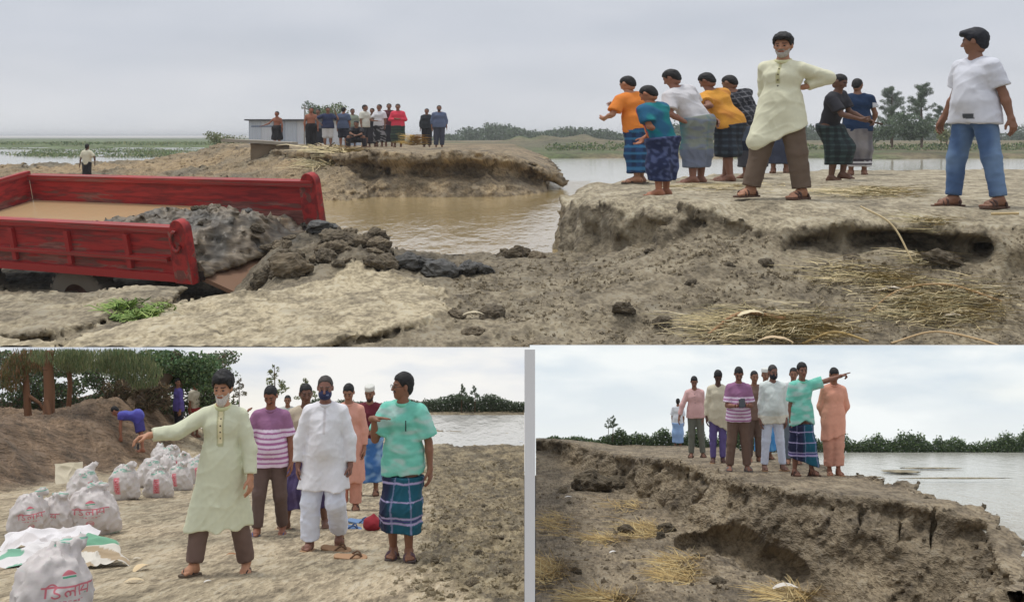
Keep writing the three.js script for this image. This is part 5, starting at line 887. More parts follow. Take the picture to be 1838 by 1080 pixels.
function lrStraw(label, u, D, ru, rD, n, seed) { tag(mesh('straw_patch', blades(n, seed, r => { const uu = u + ru * gauss(r), dd = D + rD * gauss(r), X = LR.px(uu, dd), w = LR.w(X, lrY(X, dd) + .03 * r(), dd); return [...w, LR.s]; }, .34, .0042, GOLD, .15), M.straw), label, 'straw', null, 'stuff'); }
lrStraw('golden straw patch on the low ground below the embankment middle', 1155, 20, 55, 1.6, 420, 11); lrStraw('golden straw patch nearest the dark hole', 1222, 15.3, 50, 1.2, 520, 12); lrStraw('golden straw at the lower left of the low ground', 985, 15.2, 45, 1.4, 460, 13); lrStraw('tuft of golden straw at the bottom right of the hole', 1425, 13.0, 40, .5, 460, 14); lrStraw('golden straw strewn near the divider', 1000, 21, 50, 2.5, 260, 15); lrStraw('straw strip at the bottom of the low ground', 1080, 12.9, 70, .35, 420, 16); lrStraw('faint straw in the middle of the low ground', 1085, 18.6, 50, .8, 220, 17); lrStraw('straw wisps under the far end of the embankment', 1120, 24, 60, 1.6, 160, 18);
function stalk(pts, r, c, label) { const o = mesh('dry_stalk', paint(tube(pts, r, 18, 5), c), M.vc); tag(o, label, 'stalk', 'dry stalks on the ground'); }
const gp = (u, d, h = .02) => { const x = PX(u, d); return [x, groundY(x, d) + h, -d]; };
stalk([gp(1545, 11.75, .42), gp(1600, 11.65, .3), gp(1640, 11.5, .06)], .009, C(206, 186, 144), 'pale stalk leaning in the overhang of the near bank');
stalk([gp(1560, 10.6), gp(1620, 10.9, .06), gp(1700, 10.9, .09), gp(1800, 10.7, .03)], .008, C(186, 152, 110), 'long brown stalk across the straw at the right');
stalk([gp(1600, 9.9), gp(1680, 10.1, .05), gp(1760, 9.9, .03), gp(1810, 9.7)], .008, C(196, 168, 126), 'long pale stalk lowest at the right');
stalk([gp(1270, 10.1, .04), gp(1330, 10.35, .08), gp(1410, 10.4, .05)], .016, C(168, 128, 92), 'thick brown stem lying on the straw heap');
stalk([gp(1440, 9.9, .04), gp(1500, 10, .07), gp(1560, 9.9, .02)], .009, C(180, 154, 100), 'thin yellow stalk on the straw heap');
stalk([gp(1780, 11.6, .1), gp(1830, 11.5, .08)], .012, C(186, 164, 120), 'short stalk at the far right of the slope');
function leafPiece(p, s, turn, c, label, name = 'dry_leaf') { const g = new THREE.PlaneGeometry(2, .8, 8, 4), q = g.attributes.position; for (let i = 0; i < q.count; i++) { const x = q.getX(i), y = q.getY(i) * Math.sqrt(Math.max(0, 1 - x * x * .9)); q.setXYZ(i, x, .35 * (1 - x * x) - .5 * y * y + .05 * nz(x * 4, y * 4, s * 50), y); } g.computeVertexNormals(); const m = mesh(name, g, plain(c, .8)); m.material.side = THREE.DoubleSide; m.scale.setScalar(s); m.position.set(...p); m.rotation.y = turn; return tag(m, label, name === 'dry_leaf' ? 'leaf' : 'litter', 'pale litter on the ground'); }
leafPiece(gp(1350, 10.3, .06), .12, .3, C(216, 202, 166), 'curled pale leaf sheath on the straw heap'); leafPiece(gp(1392, 9.75, .04), .13, -.2, C(196, 172, 136), 'curled tan leaf sheath at the bottom of the heap'); leafPiece(gp(1600, 10.95, .02), .11, .1, C(222, 210, 190), 'pale flat scrap right of the slope'); leafPiece(gp(1712, 10.5, .03), .1, 0, C(206, 194, 170), 'long pale scrap on the right straw'); leafPiece(gp(850, 10.85, .03), .09, .1, C(190, 178, 150), 'pale flat stone chip beside the slab');
const lg = (u, row, h = .01) => { const D = F / ((row - LL.h0) / 1.5), X = LL.px(u, D); return LL.w(X, llY(X, D) + h, D); };
leafPiece(lg(252, 1025, .02), .026, 1.2, C(214, 190, 150), 'long pale peel strip on the track'); leafPiece(lg(240, 1046, .015), .02, .3, C(206, 186, 150), 'short pale peel strip on the track'); leafPiece(lg(245, 1004, .01), .01, .2, C(200, 190, 172), 'small pale scrap above the peel strips'); leafPiece(lg(415, 997, .01), .014, .1, C(150, 104, 66), 'brown dead leaf by the kurta man\'s sandal'); leafPiece(lg(372, 1046, .008), .009, .6, C(206, 202, 196), 'tiny white scrap at the bottom of the track');
leafPiece(lg(935, 842, .02), .014, .1, C(196, 202, 212), 'bluish white scrap far in the tilled mud', 'plastic_scrap');
const rg2 = (u, D, h = .02) => { const X = LR.px(u, D); return LR.w(X, lrY(X, D) + h, D); };
leafPiece(rg2(1410, 13.1, .07), .03, .1, C(206, 200, 190), 'white crumpled scrap in the straw tuft', 'plastic_scrap'); leafPiece(rg2(1100, 16.9, .03), .012, .5, C(220, 218, 214), 'small white scrap on the low ground', 'plastic_scrap'); leafPiece(rg2(1020, 25.5, .03), .016, .2, C(214, 212, 208), 'white scrap beside the large clod', 'plastic_scrap');
for (const [u, row, turn, c, label] of [[604, 988, 1.3, SLIP.tan, 'empty tan sandal lying left on the track'], [630, 1003, 1.45, SLIP.tan, 'empty tan sandal lying right on the track'], [628, 949, 1.1, { sole: C(96, 124, 164), strap: C(70, 96, 140) }, 'empty blue slipper near the red bundle'], [647, 939, 1.3, { sole: C(106, 134, 172), strap: C(70, 96, 140) }, 'empty blue slipper half under the plaid lungi']]) { const s = sandal(c, 'l'); s.name = numbered('sandal'); scene.add(s); const p = lg(u, row, .02); s.position.set(...p); s.scale.setScalar(LL.s * 1.05); s.rotation.set(.19, turn, 0); tag(s, label, 'sandal', 'empty footwear left on the track'); }
{ const g = box3nets([-.3, -.1, -.3], [.3, .5, .3], .02, (x, y, z) => { let f = ell(x, y, z, 0, .1, 0, .16, .14, .16); f = smin(f, cap(x, y, z, [0, .18, 0], [.02, .26, 0], .05, .02), .06); return Math.max(f + .014 * nz(x * 12, y * 12, z * 12), -y); }, { slack: .03, color: () => C(140, 36, 48) }); const b = mesh('cloth_bundle', g, M.cloth); b.position.set(...lg(668, 951, 0)); b.scale.setScalar(LL.s * .66); tag(b, 'small red cloth bundle on the track beside the plaid lungi', 'bundle'); }
console.log('ground things done');

// ------------------------------------------------------------------ sandbags
const bagTex = (() => {
  const cv = document.createElement('canvas'); cv.width = 512; cv.height = 512; const x = cv.getContext('2d');
  x.fillStyle = '#cbc4c0'; x.fillRect(0, 0, 512, 512);
  const r = rng(5); for (let i = 0; i < 900; i++) { x.fillStyle = `rgba(${150 + r() * 60 | 0},${140 + r() * 60 | 0},${130 + r() * 60 | 0},.06)`; x.fillRect(r() * 512, r() * 512, 4 + r() * 40, 2 + r() * 6); }
  x.fillStyle = '#58a88a'; for (let i = 0; i < 26; i++) { x.globalAlpha = .3 + .4 * r(); x.fillRect(90 + r() * 330, 0 + r() * 60, 20 + r() * 60, 4 + r() * 10); } for (let i = 0; i < 12; i++) { x.globalAlpha = .3 + .3 * r(); x.fillRect(40 + r() * 400, 470 + r() * 36, 30 + r() * 60, 3 + r() * 7); } x.globalAlpha = 1;
  x.save(); x.translate(256, 250); x.scale(.66, .66); x.translate(-256, -250); x.strokeStyle = '#c9707a'; x.fillStyle = '#c9707a'; x.lineCap = 'round'; x.lineJoin = 'round';
  x.beginPath(); x.moveTo(200, 150); x.quadraticCurveTo(256, 84, 312, 150); x.closePath(); x.fill(); x.fillStyle = '#4e9f7c'; x.fillRect(206, 156, 100, 12);   // emblem
  // letters hanging from a head line
  x.lineWidth = 13; const y0 = 226, h = 66; x.beginPath(); x.moveTo(92, y0); x.lineTo(424, y0); x.stroke(); x.lineWidth = 11;
  const path = p => { x.beginPath(); x.moveTo(...p[0]); for (const q of p.slice(1)) q.length === 2 ? x.lineTo(...q) : x.quadraticCurveTo(...q); x.stroke(); };
  path([[112, y0], [112, y0 + h]]); path([[112, y0], [140, y0 - 38, 176, y0]]); path([[176, y0], [150, y0 + 16, 160, y0 + 34], [196, y0 + 44, 186, y0 + 64], [160, y0 + 78, 146, y0 + 60]]);
  path([[232, y0 + h], [206, y0 + 40, 236, y0 + 26], [258, y0 + 40, 250, y0 + 58]]); path([[250, y0 + 30], [286, y0 + 22, 282, y0 + h]]); path([[282, y0], [282, y0 + h]]); path([[318, y0], [318, y0 + h]]); path([[352, y0 + 14], [330, y0 + 44], [384, y0 + 44]]); path([[384, y0], [384, y0 + h]]); x.beginPath(); x.arc(366, y0 + 62, 5, 0, 7); x.fill();
  x.fillStyle = '#c9707a'; x.globalAlpha = .75; for (let i = 0; i < 7; i++) x.fillRect(150 + i * 30, 322, 20, 6 + (i % 3) * 5); x.globalAlpha = 1; x.lineWidth = 6; x.beginPath(); x.arc(256, 410, 34, 0, 7); x.stroke(); x.strokeRect(232, 398, 48, 22); path([[240, 410], [272, 410]]); x.restore();
  const t = new THREE.CanvasTexture(cv); t.colorSpace = THREE.SRGBColorSpace; return t;
})();
const bagTex2 = (() => {
  const cv = document.createElement('canvas'); cv.width = 256; cv.height = 256; const x = cv.getContext('2d'); x.fillStyle = '#c9c3bf'; x.fillRect(0, 0, 256, 256); const r = rng(15);
  for (let i = 0; i < 500; i++) { x.fillStyle = `rgba(${150 + r() * 60 | 0},${140 + r() * 60 | 0},${130 + r() * 60 | 0},.07)`; x.fillRect(r() * 256, r() * 256, 4 + r() * 20, 2 + r() * 4); }
  x.fillStyle = '#57a98c'; for (let i = 0; i < 22; i++) { x.globalAlpha = .35 + .4 * r(); x.fillRect(40 + r() * 170, r() * 70, 10 + r() * 30, 3 + r() * 6); } x.globalAlpha = 1;
  x.fillStyle = '#d6606e'; x.save(); x.translate(128, 150); x.rotate(-.06); x.globalAlpha = .5; x.fillRect(-17, -52, 34, 104); x.globalAlpha = 1; x.fillStyle = '#cf4152'; for (let i = 0; i < 7; i++) { x.fillRect(-11, -46 + i * 14, 22, 3); x.fillRect(-11 + (i * 7) % 16, -46 + i * 14, 4, 11); } x.restore();
  const t = new THREE.CanvasTexture(cv); t.colorSpace = THREE.SRGBColorSpace; return t;
})();
const weave = dataTex(128, (x, y) => { const v = 128 + 60 * ((x >> 1) % 2 ^ (y >> 1) % 2) + 30 * Math.sin(x * .4); return [v, v, v]; }, false);
const bagMats = [bagTex, bagTex2].map(t => new THREE.MeshStandardMaterial({ map: t, roughness: .75 })); M.tie = plain(C(84, 168, 140), .7);
const bagGeos = [0, 1, 2, 3].map(v => {
  const g = box3nets([-.42, -.02, -.4], [.42, .78, .4], .02, (x, y, z) => {
    let f = ell(x, y, z, 0, .2, 0, .27, .25, .22); f = smin(f, ell(x, y, z, .03 * (v - 1), .33, 0, .22, .17, .19), .1); f = smin(f, Math.hypot(x - .19, (y - .1) * 1.2, z) - .1, .08); f = smin(f, Math.hypot(x + .19, (y - .1 - .03 * v) * 1.2, z) - .1, .08); f = smin(f, cap(x, y, z, [.02, .42, 0], [.03 + .05 * v, .5, .01], .09, .045), .09);
    f = smin(f, ell(x, y, z, .05 + .06 * v, .54, .02, .1, .028, .05) + .02 * nz(x * 22, y * 22 + v, z * 22), .03);
    const a = Math.atan2(x, z); { const cr = 1 - Math.abs(nz(x * 6 + v * 3, y * 4 + x * 3, z * 6)), cr2 = 1 - Math.abs(nz(x * 5 - y * 7, y * 6 + v, z * 8)); f -= .022 * Math.pow(cr, 9) + .016 * Math.pow(cr2, 9); } f += .022 * nz(x * 7 + v * 5, y * 7, z * 7) + .012 * sstep(.28, .5, y) * Math.sin(a * 11 + v) + .007 * nz(x * 16, y * 16 + v, z * 16); return Math.max(f, -y);
  }, { slack: .05 });
  const p = g.attributes.position, uv = new Float32Array(p.count * 2); for (let i = 0; i < p.count; i++) { uv[i * 2] = .5 + Math.atan2(p.getX(i), p.getZ(i)) / 3.6 * .9; uv[i * 2 + 1] = p.getY(i) / .62; } g.setAttribute('uv', new THREE.BufferAttribute(uv, 2)); return g;
});
const tieGeos = [0, 1, 2, 3].map(v => { const t = new THREE.TorusGeometry(.05, .012, 6, 14); t.rotateX(Math.PI / 2); t.translate(.03 + .05 * v, .5, .01); return t; });
function sandbag(u, row, wpx, v, mat, turn, label, lift = 0, ppm) {
  ppm = ppm || (row - LL.h0) / 1.5; const D = F / ppm, X = LL.px(u, D), p = LL.w(X, Math.max(llY(X, D), -1.5) - .015 + lift, D), b = base('sandbag', p, turn), s = LL.s * (wpx / ppm) / .54; b.scale.set(s * .94, s * (1.04 + .07 * Math.sin(u)), s * .94); b.rotation.z = .1 * Math.sin(u * 1.7);
  mesh('sack', bagGeos[v], bagMats[mat], b); mesh('tie', tieGeos[v], M.tie, b); return tag(b, label, 'sandbag', 'filled sandbags beside the track');
}
sandbag(168, 958, 92, 0, 0, .15, 'large sandbag with red lettering and emblem, front of the near pile');
sandbag(100, 960, 74, 1, 0, -.35, 'sandbag with faint red print between two others in the near pile');
sandbag(52, 964, 72, 2, 0, .5, 'leftmost sandbag of the near pile');
sandbag(146, 908, 62, 3, 1, 1.1, 'sandbag at the back of the near pile under a cream sheet');
sandbag(84, 1140, 150, 1, 0, .9, 'nearest sandbag with loose green tie in the bottom corner');
sandbag(222, 896, 58, 2, 1, -.25, 'single sandbag standing apart left of the far stack');
sandbag(283, 892, 52, 0, 1, .05, 'sandbag with upright red print in front of the far stack');
sandbag(323, 880, 46, 1, 1, -.3, 'sandbag with slanted red print right of the front one');
sandbag(266, 874, 48, 3, 1, .9, 'sandbag behind the front one on its left');
sandbag(348, 868, 44, 2, 1, .7, 'sandbag half behind the green kurta');
sandbag(300, 866, 46, 0, 1, 1.6, 'sandbag in the middle row of the far stack', .1);
sandbag(330, 858, 40, 3, 1, -1.2, 'sandbag at the back right of the far stack', .06);
sandbag(286, 856, 40, 1, 1, 2.2, 'sandbag at the back left of the far stack', .16);
sandbag(306, 848, 40, 2, 1, -.8, 'topmost rear sandbag of the far stack', .14);
function emptySack(u, row, w, d, turn, c, c2, label, h = .06, tilt = 0) {
  const D = F / ((row - LL.h0) / 1.5), X = LL.px(u, D), p = LL.w(X, llY(X, D) + .02, D), g = new THREE.PlaneGeometry(w, d, 40, 26); g.rotateX(-Math.PI / 2); const q = g.attributes.position;
  for (let i = 0; i < q.count; i++) { const x = q.getX(i), z = q.getZ(i), k = 1 - Math.pow(Math.abs(x) / w * 2, 6), r1 = 1 - Math.abs(nz(x * 5 + u, 1, z * 5)); q.setXYZ(i, x + .05 * nz(x * 5, 3, z * 5), h * (.5 + 1.1 * nz(x * 3 + u, 0, z * 3) + .8 * r1 * r1 * r1) * Math.max(.1, k) + .02, z + .05 * nz(x * 5, 8, z * 5)); }
  g.computeVertexNormals(); paint(g, (x, y, z) => { const t = nz(x * 4 + u, 2, z * 4); return t > .18 ? c2 : c; }); const m = mesh('empty_sack', g, M.straw); m.position.set(...p); m.scale.setScalar(LL.s); m.rotation.set(.15 + tilt, turn, 0, 'YXZ'); return tag(m, label, 'sack', 'empty sacks beside the track');
}
emptySack(85, 985, .9, .5, .15, C(222, 218, 218), C(206, 200, 198), 'crumpled white empty sack lying in front of the near pile', .08);
emptySack(135, 1003, .62, .5, -.3, C(112, 164, 134), C(176, 172, 156), 'green-printed empty sack lying between white ones', .06);
emptySack(170, 1014, .5, .45, .5, C(206, 200, 188), C(170, 150, 122), 'dirty cream empty sack at the right end of the heap', .06);
emptySack(60, 1012, .6, .4, .4, C(214, 210, 208), C(120, 170, 144), 'white empty sack behind the nearest sandbag', .05);
emptySack(124, 890, .42, .34, .5, C(206, 196, 172), C(196, 186, 160), 'cream sheet leaning on the back of the near pile', .03, .7).position.y += .085;

// ------------------------------------------------------------------ foliage
function leaves(n, seed, blobs, size, cols, o = {}) {   // blobs: [x,y,z,rx,ry,rz]
  const r = rng(seed), pos = [], col = [], tot = blobs.reduce((a, b) => a + b[3] * b[4], 0), asp = o.aspect || 1.6;
  for (const b of blobs) { const m = Math.max(3, Math.round(n * b[3] * b[4] / tot));
    for (let i = 0; i < m; i++) {
      let x, y, z, q; do { x = r() * 2 - 1; y = r() * 2 - 1; z = r() * 2 - 1; q = x * x + y * y + z * z; } while (q > 1 || q < .12);
      const nn = fbm(x * 2.3 + b[0] * 3 + seed, y * 2.3 + b[1] * 3, z * 2.3, 2); if (!o.dense && nn < -.16 + .2 * (r() - .5)) continue;
      const k = 1 + .4 * nn, P = [b[0] + x * b[3] * k, b[1] + y * b[4] * k, b[2] + z * b[5] * k]; if (o.clip && o.clip(P)) continue;
      const s = size * (.6 + .8 * r()); let ax = norm([r() - .5, o.droop ? -.9 - r() : (r() - .5) * 1.2, r() - .5]), bx = norm(cross(ax, norm([r() - .5, r() - .5, r() - .5]))); const h = V([0, 0, 0], ax, s * asp), w = V([0, 0, 0], bx, s);
      const c0 = cols[(r() * cols.length) | 0], kk = .75 + .5 * r(), A = V(P, h, -1), B = V(P, w), Cc = V(P, h), Dd = V(P, w, -1);
      for (const t of [A, B, Cc, A, Cc, Dd]) { pos.push(...t); col.push(c0[0] * kk, c0[1] * kk, c0[2] * kk); }
    } }
  const g = new THREE.BufferGeometry(); g.setAttribute('position', new THREE.Float32BufferAttribute(pos, 3)); g.setAttribute('color', new THREE.Float32BufferAttribute(col, 3)); g.computeVertexNormals(); return g;
}
const GREEN = [C(82, 106, 62), C(100, 124, 72), C(70, 92, 56), C(116, 134, 84)], DGREEN = [C(80, 97, 73), C(95, 112, 84), C(106, 122, 94)], OLIVE = [C(124, 132, 86), C(104, 116, 74), C(142, 144, 100)], BARK = C(104, 84, 66);
function limb(pts, r0, r1, c, n = 14) { const l = []; for (let i = 0; i < pts.length - 1; i++) l.push(bar(pts[i], pts[i + 1], lerp(r0, r1, i / (pts.length - 1)), 7, lerp(r0, r1, (i + 1) / (pts.length - 1)))); return paint(join(l), (x, y, z) => { const k = .75 + .6 * fbm(x * 9, y * 3, z * 9, 2); return [c[0] * k, c[1] * k, c[2] * k]; }); }
// far wood behind the large view
{
  const r = rng(31), bl = [];
  for (let u = 780; u < 1990; u += 7) { const d = 235 + 40 * r(), h = (1.5 + 2.2 * clamp(.45 + fbm(u * .013, 2, 5, 3) * 1.8, 0, 1)) * (u < 830 ? .6 : 1); bl.push([PX(u, d), .7 + h * .45, -d, 1.5 + 1.1 * r(), h * .62, 1.6]); }
  tag(mesh('far_wood', leaves(44000, 5, bl, .14, DGREEN.concat([C(84, 94, 78)]), { dense: 1 }), M.leaf), 'long dark line of trees on the horizon', 'trees', null, 'stuff');
  const b2 = []; for (let u = -20; u < 380; u += 9) { const d = 150 + 40 * r(); b2.push([PX(u, d), .75, -d, 1.4, .1 + .22 * clamp(fbm(u * .02, 1, 2, 2) + .3, 0, 1), 1.4]); } for (let u = 990; u < 1900; u += 12) { const d = 108 + 12 * r(); b2.push([PX(u, d), .62, -d, .9, .2 + .3 * r(), .8]); }
  tag(mesh('marsh_scrub', leaves(9000, 8, b2, .07, OLIVE.concat(GREEN)), M.leaf), 'low green marsh plants along the far waters', 'plants', null, 'stuff');
  const b3 = []; for (let i = 0; i < 60; i++) { const u = 10 + r() * 330, d = 84 + r() * r() * 75; b3.push([PX(u, d), .26, -d, 1 + r() * 1.6, .1 + .08 * r(), .7]); } 
  tag(mesh('marsh_scrub', leaves(6000, 9, b3, .05, GREEN.concat(OLIVE)), M.leaf), 'green weed islands in the shallow water at left', 'plants', null, 'stuff');
}
function casuarina(u, vBase, d, hgt, seed, label) {
  const p = at(u, vBase, d), t = base('feathery_tree', p), r = rng(seed), bl = [];
  mesh('trunk', limb([[0, -.3, 0], [.03, hgt * .35, 0], [-.02, hgt * .7, .02], [.02, hgt * .97, 0]], hgt * .022, hgt * .005, BARK), M.vc, t);
  const limbs = []; for (let i = 0; i < 26; i++) { const y = hgt * (.28 + .7 * i / 26), a = r() * 6.28, L = hgt * (.36 * (1 - i / 34)) * (.7 + .5 * r()), e = [Math.cos(a) * L, y + L * .45, Math.sin(a) * L]; limbs.push(bar([0, y, 0], e, hgt * .006, 5, hgt * .002)); for (let k = 1; k <= 3; k++) bl.push([e[0] * k / 3, y + L * .45 * k / 3, e[2] * k / 3, hgt * .05, hgt * .032, hgt * .05]); }
  mesh('branches', paint(join(limbs), BARK), M.vc, t).userData.kind = 'stuff'; mesh('crown', leaves(10000, seed, bl, hgt * .0024, DGREEN, { aspect: 12 }), M.leaf, t); return tag(t, label, 'tree', 'feathery trees behind the flood water');
}
casuarina(1602, 258, 112, 4.7, 3, 'left of two feathery trees beyond the flood water'); casuarina(1655, 258, 108, 4.8, 4, 'right of two feathery trees beyond the flood water'); casuarina(1690, 256, 116, 3.2, 6, 'short feathery tree at the right of the pair');
function bush(name, u, v, d, rx, ry, seed, label, cols = GREEN, n = 900, group) { const p = at(u, v, d), b = base(name, p), r = rng(seed), bl = []; for (let i = 0; i < 9; i++) bl.push([(r() - .5) * rx * 1.5, ry * (.35 + .8 * r()), (r() - .5) * rx, rx * (.35 + .2 * r()), ry * (.35 + .2 * r()), rx * .4]); mesh('stem', limb([[0, -.15, 0], [.05 * rx, ry * .5, 0], [0, ry, 0]], .05 * rx, .015 * rx, BARK), M.vc, b); mesh('crown', leaves(n, seed, bl, Math.min(rx, ry) * .06, cols), M.leaf, b); return tag(b, label, name === 'bush' ? 'bush' : 'tree', group); }
bush('bush', 1655, 252, 100, 2.1, 1.4, 12, 'dark shrub at the foot of the feathery trees', DGREEN, 1800); bush('bush', 1600, 254, 98, 1.5, 1.1, 13, 'dark shrub left below the feathery trees', DGREEN, 1200); bush('bush', 1700, 256, 95, 1.0, .8, 14, 'light green shrub by the white T-shirt man', OLIVE, 900);
bush('bush', 594, 214, 100, 2.0, .85, 15, 'green tree crown showing above the shed roof', OLIVE.concat(GREEN), 1500); bush('bush', 560, 216, 98, .75, 1.0, 17, 'dark narrow bush by the pole above the shed', DGREEN, 800); 
bush('bush', 388, 262, 66, .55, .5, 18, 'grey-green shrub at the left end of the far bank', OLIVE, 700, 'shrubs on the far bank'); bush('bush', 418, 260, 68, .6, .42, 19, 'olive shrub between bank end and shed', OLIVE, 700, 'shrubs on the far bank');
// tin shed, pole, broken culvert
{
  const d = 86, p = at(498, 262, d), s = base('tin_shed', p), W = 6.9, Hh = 1.62; const tin = [plain(C(196, 202, 210), .45, .35), plain(C(176, 184, 196), .5, .35), plain(C(212, 214, 218), .45, .3)];
  const n = 9, w = W / n; for (let i = 0; i < n; i++) { if (i === 5) continue; const g = new THREE.PlaneGeometry(w - .01, Hh, 16, 1), q = g.attributes.position; for (let k = 0; k < q.count; k++) q.setZ(k, .025 * Math.sin(q.getX(k) / w * Math.PI * 10)); g.computeVertexNormals(); g.translate(-1.83 + (i + .5) * w, Hh / 2, 0); mesh('wall_sheet', g, tin[(i * 2) % 3], s).material.side = THREE.DoubleSide; }
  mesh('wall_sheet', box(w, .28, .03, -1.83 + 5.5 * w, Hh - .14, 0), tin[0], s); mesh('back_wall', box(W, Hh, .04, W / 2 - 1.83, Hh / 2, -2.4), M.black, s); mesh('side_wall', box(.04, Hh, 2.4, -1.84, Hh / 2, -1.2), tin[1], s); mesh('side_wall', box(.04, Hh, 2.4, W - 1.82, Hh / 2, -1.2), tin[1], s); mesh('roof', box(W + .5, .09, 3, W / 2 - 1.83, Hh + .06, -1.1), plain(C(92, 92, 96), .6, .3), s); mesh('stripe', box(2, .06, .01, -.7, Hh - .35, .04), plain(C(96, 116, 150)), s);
  tag(s, 'low pale tin shed with dark doorway behind the onlookers', 'shed');
  const q = at(546, 262, 80), pole = base('wooden_pole', q); mesh('post', bar([0, -.2, 0], [.02, 2.42, 0], .05, 8, .04), plain(C(150, 146, 138)), pole); mesh('cross_piece', bar([-.12, 2.3, 0], [.2, 2.22, .02], .03, 6), plain(C(120, 110, 98)), pole); tag(pole, 'pale upright pole beside the shed doorway', 'pole');
  const c = base('broken_culvert', at(482, 290, 46)); const conc = plain(C(156, 148, 134), .9), slab = new THREE.BoxGeometry(2.3, .1, 1.8, 12, 1, 6), sp = slab.attributes.position; for (let i = 0; i < sp.count; i++) sp.setXYZ(i, sp.getX(i) + .05 * nz(sp.getX(i) * 3, 1, sp.getZ(i) * 4), sp.getY(i) + .015 * nz(sp.getX(i) * 2, 3, sp.getZ(i) * 2), sp.getZ(i) + .06 * nz(sp.getX(i) * 3, 5, 1)); slab.computeVertexNormals(); slab.rotateZ(-.05); slab.translate(-.28, .68, 0); mesh('slab', slab, conc, c);
  mesh('pier', paint(box3nets([-.75, -.5, -.8], [.85, .75, .8], .05, (x, y, z) => Math.max(Math.abs(x - .05) - .58, Math.abs(z) - .6, y - .64, -.45 - y) + .05 * fbm(x * 3, y * 3, z * 3, 3) + Math.max(0, .16 - Math.hypot(x - .25, y - .3)) * .8, { slack: .1 }), C(140, 122, 98)), M.vc, c); tag(c, 'broken concrete slab on a pier at the left end of the far bank', 'culvert');
  const y = base('straw_bundle', topAt(742, 52)); mesh('bundle', blades(260, 44, r => [gauss(r) * .25, .1 + .4 * r(), gauss(r) * .2, 1], .5, .012, [C(196, 160, 76), C(170, 136, 66)], .2), M.straw, y).userData.kind = 'stuff'; tag(y, 'small yellow straw bundle right of the pink shirt man', 'straw');
}
// lower left: trees on the bank
const LTOP = 627, lw = (u, v, D) => { const X = LL.px(u, D); return LL.w(X, -(v - LL.h0) / F * D, D); };
const clipTop = (org, s) => P => { const d = -(org[2] + P[2] * s), y = org[1] + P[1] * s; return (EYE - y) / d * F + V0 < LTOP + 1.5; };
function bankTree(name, u, v, D, pts, r0, r1, bl, n, size, cols, seed, label, o = {}) {   // pts, blobs in metres of that place, from the foot
  const org = lw(u, v, D), t = base(name, org); t.scale.setScalar(LL.s); const k = LL.k;
  mesh('trunk', limb(pts, r0, r1, o.bark || BARK), M.vc, t); for (const l of o.limbs || []) mesh('limb', limb(l, r0 * .5, r1 * .4, o.bark || BARK), M.vc, t);
  if (bl.length) mesh('crown', leaves(n, seed, bl, size, cols, { ...o, clip: clipTop(org, LL.s) }), M.leaf, t); return tag(t, label, 'tree', o.group || 'trees on the earth bank');
}
const REDBARK = C(140, 100, 72), TOPY = (v, ppm) => (v - LTOP) / ppm;
bankTree('feathery_tree', 86, 745, 29, [[0, -.2, 0], [.02, .5, 0], [.0, 1.0, .02], [.03, 1.4, 0]], .13, .1, [[.9, 1.25, -.2, .8, .3, .5], [.2, 1.3, 0, .6, .2, .4], [1.6, 1.1, -.3, .6, .35, .4], [2.0, .85, -.2, .4, .3, .3]], 11000, .0075, OLIVE.concat([C(96, 120, 76)]), 21, 'thick reddish trunk with feathery green hanging foliage', { aspect: 8, droop: 1, bark: REDBARK, limbs: [[[0, .1, .05], [.18, -.25, .12], [.3, -.4, .15]], [[0, .1, .05], [-.2, -.2, .1], [-.35, -.35, .15]], [[0, .35, .1], [.12, -.1, .2], [.16, -.35, .22]]] });
bankTree('feathery_tree', 50, 742, 30, [[0, -.2, 0], [-.05, .6, 0], [-.1, 1.35, 0]], .09, .06, [[0, 1.2, 0, .5, .3, .3], [-.3, .9, .1, .3, .4, .3]], 4500, .0075, [C(150, 110, 76), C(120, 110, 66), C(104, 112, 70)], 22, 'reddish leaning trunk at the left edge', { aspect: 8, droop: 1, bark: REDBARK, limbs: [[[0, .4, 0], [.3, .25, .1], [.5, -.1, .15]]] });
bankTree('feathery_tree', 120, 742, 30.5, [[0, -.2, 0], [.06, .6, 0], [.02, 1.4, 0]], .06, .05, [[.2, 1.2, .1, .4, .25, .3]], 2500, .0075, OLIVE, 23, 'thin reddish trunk right of the thick one', { aspect: 8, droop: 1, bark: REDBARK });
bankTree('broadleaf_tree', 262, 738, 31.5, [[-.1, -.15, 0], [.15, .25, 0], [.4, .65, .02], [.62, 1.0, 0], [.72, 1.4, 0]], .15, .1, [[.4, 1.2, .1, .9, .28, .4], [1.2, 1.05, .1, .6, .35, .35], [1.5, .75, .15, .35, .3, .3], [-.5, 1.2, .1, .6, .25, .3], [.9, .8, -.2, .5, .3, .2]], 8000, .026, GREEN.concat([C(104, 136, 92), C(84, 118, 76)]), 24, 'leaning broadleaf tree with thick grey trunk on the bank', { aspect: 1.5, bark: C(122, 104, 86), limbs: [[[.15, .25, 0], [-.2, .5, .05], [-.55, .75, .05]], [[.4, .65, .02], [.2, .95, .1], [-.1, 1.3, .1]], [[.3, .45, 0], [.75, .55, -.05], [1.0, .9, -.1]]] });
